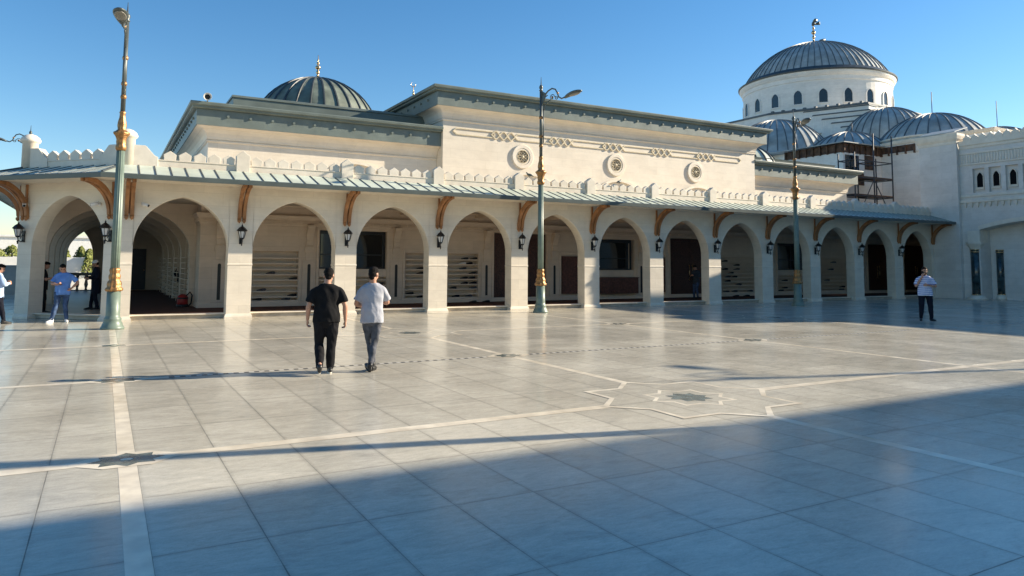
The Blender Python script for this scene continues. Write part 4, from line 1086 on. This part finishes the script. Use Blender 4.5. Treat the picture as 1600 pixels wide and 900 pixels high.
# wall face with window recesses
zs0, zs1 = 5.62, 6.92
y = 22.28; yend = 12.0
for wy in win:
    a, b = wy+.30, wy-.30
    wquad(m, XR, y, a, zs0, zs1)
    wquad(m, XR+.16, a, b, zs0, zs1)
    for yy in (a, b): m.add([(XR,yy,zs0),(XR+.16,yy,zs0),(XR+.16,yy,zs1),(XR,yy,zs1)], [(0,1,2,3)])
    for zz in (zs0, zs1): m.add([(XR,a,zz),(XR+.16,a,zz),(XR+.16,b,zz),(XR,b,zz)], [(0,1,2,3)])
    y = b
wquad(m, XR, y, yend, zs0, zs1)
wquad(m, XR, 22.28, yend, zs1, 8.1); wquad(m, XR, 22.28, yend, 4.6, zs0)
s = seg()
wquad(m, XR, 22.28, AY+AH, 0, 4.6)
wquad(m, XR, AY-AH, yend, 0, 4.6)
for (a, za), (b, zb) in zip(s[:-1], s[1:]):
    m.add([(XR,a,za),(XR,b,zb),(XR,b,4.6),(XR,a,4.6)], [(0,1,2,3)]); m.add([(XR,a,za),(XR,b,zb),(XR+1.0,b,zb),(XR+1.0,a,za)], [(0,1,2,3)])
for yy in (AY+AH, AY-AH): m.add([(XR,yy,0),(XR+1.0,yy,0),(XR+1.0,yy,ASP),(XR,yy,ASP)], [(0,1,2,3)])
wquad(m, XR+1.0, AY+AH, AY-AH, 0, 4.2)
m.add([(XR,22.28,8.1),(XR,yend,8.1),(XR+2.2,yend,8.1),(XR+2.2,22.28,8.1)], [(0,1,2,3)])
m.build('wing_wall', 'wing', W)
m = MB()
so = seg(16, .20); si = seg(16, -.005)
for i in range(16):
    m.prism([(XR,si[i][0],si[i][1]),(XR,si[i+1][0],si[i+1][1]),(XR,so[i+1][0],so[i+1][1]),(XR,so[i][0],so[i][1])], (-.05,0,0))
m.build('arch_moulding', 'trim', W)
for wy in win:
    m = MB(); w = [(s_, z) for s_, z in [(-.155,6.50),(-.09,6.63),(0,6.72),(.09,6.63),(.155,6.50)]]+[(.155,5.92),(-.155,5.92)]
    yprism(m, [(wy+s_, z) for s_, z in w], XR+.15, -.004); f = m.build('pointed_window', 'void', W)
    m = MB(); q = [(s_*1.22, 5.86+(z-5.9)*1.10) for s_, z in w]
    v = [(XR+.11, wy+a, z) for a, z in q]+[(XR+.11, wy+a, z) for a, z in w]+[(XR+.159, wy+a, z) for a, z in q]+[(XR+.159, wy+a, z) for a, z in w]; n = len(w)
    m.add(v, [(i,(i+1)%n,n+(i+1)%n,n+i) for i in range(n)]+[(i,(i+1)%n,2*n+(i+1)%n,2*n+i) for i in range(n)]+[(n+i,n+(i+1)%n,3*n+(i+1)%n,3*n+i) for i in range(n)])
    m.box(XR+.06, XR+.155, wy-.23, wy+.23, 5.80, 5.86); m.build('window_frame', 'trim', f)
m = MB(); line = [(XR,22.27),(XR,yend)]
m.sweep(line, [(0,8.02),(.04,8.04),(.05,8.16),(.10,8.22),(.10,8.46),(-.1,8.46)])
m.sweep(line, [(0,7.70),(.05,7.72),(.05,7.79),(0,7.81)]); m.sweep(line, [(0,7.12),(.05,7.14),(.05,7.22),(0,7.24)])
m.sweep(line, [(0,5.40),(.06,5.42),(.06,5.52),(.02,5.56),(0,5.58)]); m.sweep(line, [(0,5.10),(.10,5.12),(.10,5.22),(.05,5.30),(0,5.34)])
y = 22.1
while y > yend: m.box(XR-.09, XR+.01, y-.13, y, 4.94, 5.105); m.box(XR-.07, XR+.01, y-.10, y-.03, 4.86, 4.94); y -= .31
y = 22.15
while y > yend: m.lathe([(.035,7.24),(.05,7.30),(.035,7.36),(.05,7.48),(.045,7.60),(.03,7.64),(.05,7.70)], (XR-.0,y,0), 8); y -= .14
y = 22.0
while y > yend: yprism(m, [(y,8.46),(y-.38,8.46),(y-.38,8.60),(y-.26,8.68),(y-.19,8.78),(y-.12,8.68),(y,8.60)], XR-.10, .14); y -= .40
m.build('wing_mouldings', 'trim', W)
def wcol(y, x, r, h0=.22, h1=2.62, plain=False):
    m = MB(); m.lathe([(r,h0),(r,h1)], (x,y,0), 20); c = m.build('marble_column', 'column', W)
    m = MB()
    for z in (h0, h1-.03, h1-.14): m.lathe([(r+.02,z),(r+.03,z+.02),(r+.02,z+.05)], (x,y,0), 20)
    m.build('column_ring', 'brass', c)
    if plain:
        m = MB(); m.lathe([(r*1.5,0),(r*1.3,.12),(r*1.1,h0)], (x,y,0), 20); m.build('column_base', 'trim', c); return
    m = MB(); m.lathe([(r*1.0,h1),(r*1.25,h1+.12),(r*1.75,h1+.30),(r*1.8,h1+.36),(r*1.8,h1+.40),(r*1.2,h1+.40)], (x,y,0), 8, False, PI/8, PI/8+2*PI); m.build('column_capital', 'trim', c)
    m = MB(); m.lathe([(r*2.0,0),(r*2.0,.06),(r*1.6,.12),(r*1.5,.17),(r*1.2,.22)], (x,y,0), 20); m.build('column_base', 'trim', c)
wcol(21.70, XR+.10, .245); wcol(20.95, XR+.95, .17, .25, 2.6, True); wcol(AY-AH-.1+.0, XR+.10, .245)
m = MB(); m.box(XR-.06, XR+.7, 21.38, 22.0, 3.0, 3.62); m.build('arch_impost', 'trim', W)
# rest of the wing, out of the picture but casting the afternoon shade
m = MB(); m.box(XR, 52, 9.0, 12.0-.002, 0, 10.75); m.box(XR+.2, 52, -9, 9-.002, 0, 9.2); m.box(XR+1.01, 52, 12, 17.3, 0, 10.8); m.box(XR+1.01, 43.3, 17.301, 22.28, 0, 8.5)
m.build('wing_body', 'wing', W)

# building on the near side of the courtyard: seen only by its shadow
B = tag(empty('near_building', (50, -6, 0)), 'pale stone building on the near side of the courtyard', 'building')
m = MB(); m.box(21, 100, -26, -3.4, 0, 14.2); m.build('building_wall', 'wing', B)
m = MB(); m.sweep([(100,-3.4),(21,-3.4)][::-1], [(0,0)]) if False else None
m.box(20.9, 100, -26.1, -3.3, 14.202, 14.6); m.build('building_cornice', 'trim', B)

# ------------------------------------------------------------------ beyond the gallery on the left
o = MB(); o.box(-60, C1.x-.02, 46.5, 46.9, 0, 1.42); o.box(-60, C1.x-.02, 46.45, 46.95, 1.421, 1.5)
tag(o.build('boundary_wall', 'grey_wall', loc=(-30,46.7,0)), 'low grey boundary wall left of the gallery', 'wall')
b = tag(empty('balustrade', (-.6,46.8,0)), 'grey stone balustrade closing the far end of the gallery', 'balustrade')
m = MB(); m.box(-2.3, 1.3, 46.6, 46.95, .95, 1.1); m.box(-2.3, 1.3, 46.62, 46.93, .0, .16); m.build('rail', 'grey_wall', b)
for k in range(9):
    m = MB(); m.lathe([(.08,.16),(.05,.25),(.10,.45),(.05,.75),(.09,.95)], (-2.1+.42*k,46.78,0), 10); m.build('baluster', 'grey_wall', b)
o = MB(); o.box(-70, 20, 57, 57.5, 0, 2.0); tag(o.build('planter_wall', 'white_far', loc=(-20,57,0)), 'white planter wall below the far hedge', 'wall')
o = MB(); o.box(-120, 30, 92, 110, 0, 4.3); o.box(-120.2, 30.2, 91.8, 110.2, 4.3, 4.5); tag(o.build('far_building', 'white_far', loc=(-40,95,0)), 'long low white building behind the far hedge', 'building')
def shrub_mesh(seed, h, w, n=420):
    rr = random.Random(seed); m = MB()
    for i in range(n):
        a = rr.random()*2*PI; t = rr.random()**.8; z = h*(.04+.96*t); r = w*(1-t)**.6*(.35+.65*rr.random()**.5)*(1+.25*math.sin(a*3+seed))
        c = Vector((r*math.cos(a), r*math.sin(a), z)); s = .05+.05*rr.random()
        d = Vector((rr.gauss(0,1), rr.gauss(0,1), rr.gauss(0,1))).normalized(); e = d.orthogonal().normalized()
        m.add([c-d*s-e*s*.5, c+d*s-e*s*.5, c+d*s*1.2+e*s*.5, c-d*s+e*s*.5], [(0,1,2,3)])
    return m
def shrub(x, y, z, h, w, seed, label, m_='leaf'):
    r = tag(empty('hedge_shrub', (x,y,z)), label, 'shrub', 'shrubs of the far hedge')
    c = shrub_mesh(seed, h, w); o = c.build('foliage', m_, None, weld=False, recalc=False); o.parent = r
    s = MB(); s.tube([(0,0,0),(0,0,h*.8)], [.06,.02], 6); o = s.build('stem', 'bark', None); o.parent = r
seen = 'conifer-shaped hedge shrub above the white planter wall seen through the corner arch'
left = 'loose green hedge shrub beyond the grey boundary wall left of the corner pier'
for i in range(9): shrub(-2.9+.72*i-(.2*(i % 2)), 58.1+.3*(i % 3), 1.9, .60+.30*((i*7) % 5)/5, .42, 10+i, seen, 'leaf2')
for i in range(10): shrub(-12.6+.8*i, 58.2+.35*(i % 2), 1.9, .65+.25*((i*3) % 4)/4, .75, 40+i, left, 'leaf2')
shrub(-.95, 56.75, .9, 1.35, .5, 77, 'pale climbing shrub hanging over the white planter wall', 'leaf2')

# ------------------------------------------------------------------ lamp posts
def lamp_post(loc, ang, label, top=True):
    r = tag(empty('lamp_post', loc), label, 'lamp post', 'lamp posts of the courtyard'); r.rotation_euler = (0,0,ang)
    def b(m, name, mt, par=None, bev=0):
        o = m.build(name, mt, None, bevel=bev); o.parent = par or r; return o
    m = MB()
    m.lathe([(.275,0),(.275,.04),(.25,.07),(.225,.14),(.195,.21),(.205,.24),(.20,.27),(.172,.30),(.163,.36),(.158,.95)], (0,0,0), 28); b(m, 'base', 'post')
    m = MB(); m.lathe([(.106,1.45),(.106,2.6),(.098,4.58)], (0,0,0), 48, True, 0, 2*PI, .14, 12); b(m, 'fluted_shaft', 'post')
    m = MB()
    m.lathe([(.16,.94),(.205,.96),(.22,1.00),(.20,1.03),(.165,1.06),(.178,1.13),(.165,1.19),(.128,1.23),(.142,1.29),(.145,1.34),(.118,1.39),(.12,1.43),(.132,1.47),(.128,1.51),(.107,1.54)], (0,0,0), 32, True, 0, 2*PI, .16, 8); b(m, 'lower_collar', 'gilt')
    m = MB()
    m.lathe([(.108,4.55),(.135,4.60),(.135,4.66),(.115,4.70),(.125,4.78),(.12,4.84),(.15,4.92),(.20,4.98),(.205,5.02),(.15,5.05),(.10,5.10),(.115,5.20),(.105,5.30),(.075,5.42),(.07,5.52),(.085,5.55),(.055,5.58)], (0,0,0), 28, True, 0, 2*PI, .12, 8); b(m, 'upper_collar', 'gilt')
    m = MB(); m.lathe([(.058,5.55),(.052,7.95)], (0,0,0), 14); m.lathe([(.05,7.95),(.075,7.98),(.045,8.02),(.075,8.08),(.06,8.15),(.02,8.20),(.006,8.48)], (0,0,0), 12); b(m, 'upper_pole', 'post_top')
    m = MB()
    for z in (6.30, 6.98, 5.95): m.lathe([(.056,z-.05),(.072,z-.02),(.072,z+.03),(.056,z+.06)], (0,0,0), 12)
    b(m, 'pole_rings', 'gilt')
    m = MB()
    m.tube([(0,.10,6.05),(0,.10,7.30)], .022, 8); m.tube([(0,.04,6.30),(0,.10,6.30)], .02, 6); m.tube([(0,.04,6.98),(0,.10,6.98)], .02, 6)
    m.tube([(0,.04,7.85),(0,.16,7.80),(0,.30,7.93),(0,.46,8.00),(0,.60,7.95),(0,.68,7.82),(0,.74,7.66),(0,.86,7.58),(0,1.00,7.62)], .028, 8)
    m.tube([(0,.10,7.22),(0,.16,7.42),(0,.30,7.54),(0,.42,7.60)], .02, 8); m.tube([(0,.08,7.50),(0,.18,7.72),(0,.28,7.78)], .02, 8)
    for cy, cz, rr, a0 in ((.47,7.68,.11,0), (.66,7.64,.07,2.0)):
        m.tube([(0, cy+rr*(1-.05*i)*math.cos(a0+i*.52), cz+rr*(1-.05*i)*math.sin(a0+i*.52)) for i in range(15)], .016, 6)
    m.prism([(-.012,.05,7.95),(-.012,.24,7.84),(-.012,.12,7.62),(-.012,.05,7.40)], (.024,0,0))
    b(m, 'scroll_arm', 'post_top')
    m = MB(); m.ball((0,.70,7.80), .045, 8, 6); m.ball((0,.47,7.68), .04, 8, 6); b(m, 'leaf_ornament', 'gilt')
    m = MB(); m.M = Matrix.Translation((0,1.0,7.60)) @ Matrix.Rotation(R(12), 4, 'X')
    limb(m, [((0,0,.0), (.05,.04)), ((0,.14,.03), (.12,.06)), ((0,.36,.045), (.17,.07)), ((0,.56,.04), (.15,.055)), ((0,.68,.025), (.07,.03))], n=16, k=4)
    hd = b(m, 'lamp_head', 'post_top')
    m = MB(); m.M = Matrix.Translation((0,1.0,7.60)) @ Matrix.Rotation(R(12), 4, 'X'); m.ball((0,.40,-.012), (.135,.23,.03), 16, 8); b(m, 'lamp_glass', 'lampglass', hd)
    return r
def yaw(dx, dy): return math.atan2(-dx, dy)
lamp_post((.24,21.14,0), yaw(-.12,-1), 'nearest grey-green lamp post, with gilded collars, in front of the angled corner arch')
lamp_post((13.55,22.15,0), yaw(.45,-.9), 'middle grey-green lamp post with its lamp head reaching right before the tall block')
lamp_post((25.9,21.3,0), yaw(-.5,-.87), 'lamp post standing in the shade near the right end of the arcade')
lamp_post((-3.5,43.0,0), yaw(-1,.1), 'distant lamp post whose scrolled arm shows above the left corner of the parapet')
lamp_post((25.9,3.05,0), yaw(0,1), 'lamp post whose thin shadow with scrolled head falls beside the big floor star')
lamp_post((10.2,4.41,0), yaw(0,1), 'lamp post whose broad shadow runs through the near floor star')

# ------------------------------------------------------------------ wall lanterns
def lantern_parts(r):
    def b(m, name, mt, par=None): o = m.build(name, mt, None); o.parent = par or r; return o
    # local frame: wall behind at y=0, lantern hangs towards +y
    m = MB(); m.box(-.05, .05, .0, .03, -.28, .06); m.tube([(0,.02,-.22),(0,.10,-.27),(0,.19,-.22),(0,.20,-.12)], .016, 8); m.tube([(0,.02,-.06),(0,.09,-.10),(0,.12,-.18)], .012, 6); m.ball((0,.20,-.26), .03, 8, 6); m.lathe([(.012,-.34),(.022,-.30),(.012,-.24)], (0,.20,0), 8)
    b(m, 'wall_arm', 'black')
    m = MB(); m.lathe([(.04,-.14),(.07,-.11),(.065,-.09)], (0,.20,0), 6, False); m.lathe([(.155,.12),(.16,.135),(.10,.21),(.05,.25),(.02,.27),(.03,.29),(.012,.31),(.001,.36)], (0,.20,0), 6, False)
    for k in range(6):
        a = k*PI/3; m.tube([(.066*math.cos(a),.20+.066*math.sin(a),-.09),(.118*math.cos(a),.20+.118*math.sin(a),.125)], .010, 4, False)
    m.lathe([(.115,.10),(.13,.11),(.13,.125),(.10,.125)], (0,.20,0), 6, False)
    b(m, 'lantern_cage', 'black')
    m = MB(); m.lathe([(.058,-.09),(.108,.118)], (0,.20,0), 6, False); b(m, 'lantern_glass', 'milk')
LZ = 2.545
words = ['first','second','third','fourth','fifth','sixth','seventh','eighth','ninth','tenth','eleventh']
src = None
for k in range(11):
    x = X0+PB*k
    lab = 'black wall lantern on the %s free-standing arcade pier from the left' % words[k]
    if src is None:
        src = empty('wall_lantern', (x, YF, LZ)); src.rotation_euler = (0,0,PI); lantern_parts(src); r = src
    else: r = copy_tree(src); r.location = (x, YF, LZ)
    tag(r, lab, 'lantern', 'wall lanterns along the arcade')
for s, lab in ((.30,'black wall lantern on the corner pier beside the nearest lamp post'), (CL-.22,'leftmost black wall lantern, on the outer pier of the angled corner arch')):
    r = copy_tree(src); p = C0+ud*s; r.location = (p.x, p.y, LZ); r.rotation_euler = (0,0,yaw(nd.x, nd.y)); tag(r, lab, 'lantern', 'wall lanterns along the arcade')

# ------------------------------------------------------------------ small fixtures
def cctv(p, nrm, side, label):
    r = tag(empty('security_camera', p), label, 'camera', 'security cameras at the corner'); r.rotation_euler = (0,0,yaw(*nrm))
    m = MB(); m.ball((0,.02,0), (.05,.03,.05), 10, 8); m.tube([(0,.02,0),(0,.10,.02),(side*.03,.14,.01)], .018, 8); o = m.build('mount', 'shoe_white', None); o.parent = r
    m = MB(); m.M = Matrix.Translation((side*.03,.15,0)) @ Matrix.Rotation(-side*.9, 4, 'Z') @ Matrix.Rotation(-.3, 4, 'X'); m.tube([(0,-.09,0),(0,.12,0)], .045, 12); m.box(-.05,.05,-.09,.15,.04,.052); o = m.build('camera_body', 'shoe_white', None); o.parent = r
    m2 = MB(); m2.M = m.M; m2.tube([(0,.121,0),(0,.128,0)], .038, 12); q = m2.build('lens', 'black', None); q.parent = o
cctv((.92,YF,3.36), (0,-1), -1, 'white security camera just right of the nearest lamp post')
cctv((*(C0+ud*.72), 3.36), (nd.x,nd.y), 1, 'white security camera left of the nearest lamp post above the angled corner arch')
cctv((*(C0+ud*(CL-.30)), 3.38), (nd.x,nd.y), -1, 'white security camera by the leftmost timber bracket')
sp = tag(empty('horn_loudspeaker', (2.9,27.15,7.33)), 'grey horn loudspeaker on the roof edge at the left corner of the low block', 'loudspeaker')
sp.rotation_euler = (0,0,yaw(-.1,-1)); sp.scale = (.7,.7,.7)
m = MB(); m.lathe([(.04,0),(.06,.12),(.11,.22),(.19,.30),(.20,.30),(.12,.21)], (0,0,0), 20)
for i, v in enumerate(m.v): m.v[i] = Vector((v.x, v.z-.1, v.y+.20))
o = m.build('horn', 'sole', None); o.parent = sp
m = MB(); m.ball((0,.04,.20), (.08,.07,.08), 12, 8); m.tube([(0,.13,.20),(0,.135,.20)], .135, 20); m.ball((0,.15,.20), (.035,.03,.035), 10, 8); o = m.build('driver', 'black', None); o.parent = sp
m = MB(); m.box(-.03,.03,-.05,.05,0,.08); o = m.build('foot', 'steel', None); o.parent = sp
def pigeon(p, a, label):
    r = tag(empty('pigeon', p), label, 'bird', None); r.rotation_euler = (0,0,a)
    m = MB(); limb(m, [((0,-.17,.055), (.018,.008)), ((0,-.09,.075), (.035,.022)), ((0,0,.10), (.05,.05)), ((0,.07,.13), (.042,.042)), ((0,.10,.165), (.026,.026)), ((0,.115,.19), (.024,.022)), ((0,.14,.19), (.008,.008))], n=10, k=3)
    for s in (-1,1): m.tube([(s*.02,.01,.07),(s*.02,.015,0)], .006, 5); limb(m, [((s*.045,.05,.12), (.012,.03)), ((s*.05,-.03,.105), (.014,.04)), ((s*.03,-.13,.08), (.006,.015))], n=8, k=2)
    o = m.build('body', 'post_top', None, weld=False); o.parent = r
pigeon((14.02,YF+.04,5.018-.02), R(80), 'dark pigeon on the parapet just left of the middle lamp post')
pigeon((18.3,YF+.04,5.018-.02), R(-70), 'dark pigeon on the parapet below the middle medallion')
# pairs of shoes on the racks
def shoe_pair(x, y, z, a, m_, label, k):
    r = tag(empty('pair_of_shoes', (x,y,z)), label, 'shoes', 'shoes left on the racks'); r.rotation_euler = (0,0,a)
    for s in (-1,1):
        m = MB(); limb(m, [((s*.055,-.12,.045), (.036,.044)), ((s*.055,-.03,.042), (.038,.042)), ((s*.055,.08,.028), (.045,.027)), ((s*.055,.15,.02), (.03,.018))], n=8, k=2)
        o = m.build('shoe', m_, None, weld=False); o.parent = r
ordw = ['top','second','third','fourth','fifth','sixth','seventh','eighth','lowest']
RK = {'the second long arch': [(5.27,3),(6.08,4),(4.97,6),(6.05,7),(4.83,8),(5.84,8)],
 'the third long arch': [(11.09,2),(11.09,3),(10.64,7),(11.11,8),(9.40,5),(9.40,6)],
 'the fourth long arch': [(13.04,0),(13.45,0),(12.93,1),(13.24,1),(12.96,2),(13.40,3),(13.01,4),(13.36,4),(13.03,5),(13.43,5),(12.52,6),(13.42,6),(12.65,8),(13.24,8)],
 'the arch beside the occupied door': [(27.78,0),(28.64,1),(27.80,2),(28.64,2),(28.21,3),(28.0,4),(28.45,4),(27.99,5),(28.76,6),(27.88,8),(28.47,8),(29.58,8)],
 'the arch behind the right lamp post': [(32.23,5),(32.21,7),(31.9,8)],
 'the third arch from the right': [(36.27,0),(36.03,2),(35.68,5),(36.99,7),(36.93,8)]}
seenl = {}
for arch, L in RK.items():
    rows = {}
    for x, i in L: rows.setdefault(i, []).append(x)
    for i, xs in rows.items():
        xs.sort()
        for j, x in enumerate(xs):
            white = ('fourth' in arch and i == 1 and j == 0)
            side = '' if len(xs) == 1 else (', left pair', ', right pair')[j] if len(xs) == 2 else ''
            lab = ('white' if white else 'dark')+' shoes on the %s rack shelf inside %s%s' % (ordw[i], arch, side)
            shoe_pair(x, HY+.13, SZ[i]+.001, R(70+random.uniform(-25,25)), 'shoe_white' if white else random.choice(['shoe_black','shoe_black','navy','cloth_dgrey']), lab, j)
for x, lab in ((13.15,'dark shoes on the gallery floor below the rack of the fourth long arch'), (13.75,'dark shoes on the gallery floor by the fourth long-arcade slot light'), (27.95,'left dark shoes on the floor below the rack beside the occupied door'), (28.7,'right dark shoes on the floor below the rack beside the occupied door')):
    shoe_pair(x, 26.75, .137, R(80), 'shoe_black', lab, 0)
# red canister cleaner at the corner of the shelf wall
v = tag(empty('vacuum_cleaner', (2.45,28.1,.136)), 'red and black canister vacuum cleaner standing by the shelf wall of the side gallery', 'cleaner')
m = MB(); m.lathe([(.16,.06),(.18,.10),(.18,.30),(.16,.38),(.08,.44),(.001,.45)], (0,0,0), 20); o = m.build('canister', 'red', None); o.parent = v
m = MB(); m.lathe([(.19,0),(.20,.03),(.20,.08),(.17,.10)], (0,0,0), 20); m.lathe([(.185,.28),(.19,.30),(.185,.33)], (0,0,0), 20); o = m.build('trolley', 'black', None); o.parent = v
m = MB(); m.tube([(.1,-.1,.38),(.22,-.16,.52),(.30,-.05,.40),(.28,.02,.12),(.18,-.20,.03),(-.05,-.28,.03)], .025, 8); o = m.build('hose', 'black', None); o.parent = v
for i, (y, z) in enumerate(((33.1,.88),(34.4,1.09))):
    bg = tag(empty('bag', (HX-.15,y,z+.002)), ('soft dark bag on the side-gallery shelf, nearer one', 'soft dark bag on the side-gallery shelf, farther one')[i], 'bag')
    m = MB(); limb(m, [((0,-.25,.10), (.07,.09)), ((0,0,.13), (.10,.13)), ((0,.25,.10), (.07,.09))], n=12, k=4); o = m.build('bag_body', 'cloth_black', None, weld=False); o.parent = bg
    m = MB(); m.tube([(0,-.15,.22),(0,-.08,.33),(0,.08,.33),(0,.15,.22)], .012, 6); o = m.build('handle', 'black', None); o.parent = bg

# ------------------------------------------------------------------ light, sky, camera
EL, AZ = R(23.2), R(105.5)
w = bpy.data.worlds.new('World'); sc.world = w; w.use_nodes = True
nt = w.node_tree; bg = nt.nodes['Background']
sky = nt.nodes.new('ShaderNodeTexSky'); sky.sky_type = 'NISHITA'; sky.sun_disc = False
sky.sun_elevation = EL; sky.sun_rotation = AZ; sky.altitude = 50; sky.air_density = 1.0; sky.dust_density = .12; sky.ozone_density = 2.2
hs = nt.nodes.new('ShaderNodeHueSaturation'); hs.inputs['Saturation'].default_value = 1.3
nt.links.new(sky.outputs[0], hs.inputs['Color']); nt.links.new(hs.outputs[0], bg.inputs[0]); bg.inputs[1].default_value = .088
sun = bpy.data.lights.new('sun', 'SUN'); sun.energy = 5.0; sun.angle = R(.53); sun.color = (1.0, .875, .69)
so_ = bpy.data.objects.new('sun', sun); COL.objects.link(so_)
sd = Vector((math.sin(AZ)*math.cos(EL), math.cos(AZ)*math.cos(EL), math.sin(EL)))
so_.rotation_euler = sd.to_track_quat('Z', 'Y').to_euler(); so_.location = (30,-10,40)

F, PY_, PITCH, ROLL, YAW, EYE = 1135.437, 322.594, .0799781, .0059177, .509301, 1.68
fw = Vector((math.sin(YAW)*math.cos(PITCH), math.cos(YAW)*math.cos(PITCH), math.sin(PITCH)))
rt = Vector((math.cos(YAW), -math.sin(YAW), 0)); up = rt.cross(fw)
r2 = rt*math.cos(ROLL)+up*math.sin(ROLL); u2 = -rt*math.sin(ROLL)+up*math.cos(ROLL)
cam = bpy.data.cameras.new('camera'); co = bpy.data.objects.new('camera', cam); COL.objects.link(co)
co.matrix_world = Matrix(((r2.x,u2.x,-fw.x,0),(r2.y,u2.y,-fw.y,0),(r2.z,u2.z,-fw.z,EYE),(0,0,0,1)))
cam.sensor_width = 36; cam.lens = 36*F/1600; cam.shift_x = 0; cam.shift_y = -(450-PY_)/1600
cam.clip_start = .1; cam.clip_end = 3000
sc.camera = co
sc.view_settings.view_transform = 'Standard'; sc.view_settings.look = 'None'; sc.view_settings.exposure = 1.0; sc.view_settings.gamma = 1
sc.view_settings.use_curve_mapping = False
sc.render.engine = 'CYCLES'
try:
    sc.cycles.use_denoising = True; sc.cycles.denoiser = 'OPENIMAGEDENOISE'; sc.cycles.max_bounces = 8; sc.cycles.diffuse_bounces = 5
except Exception: pass
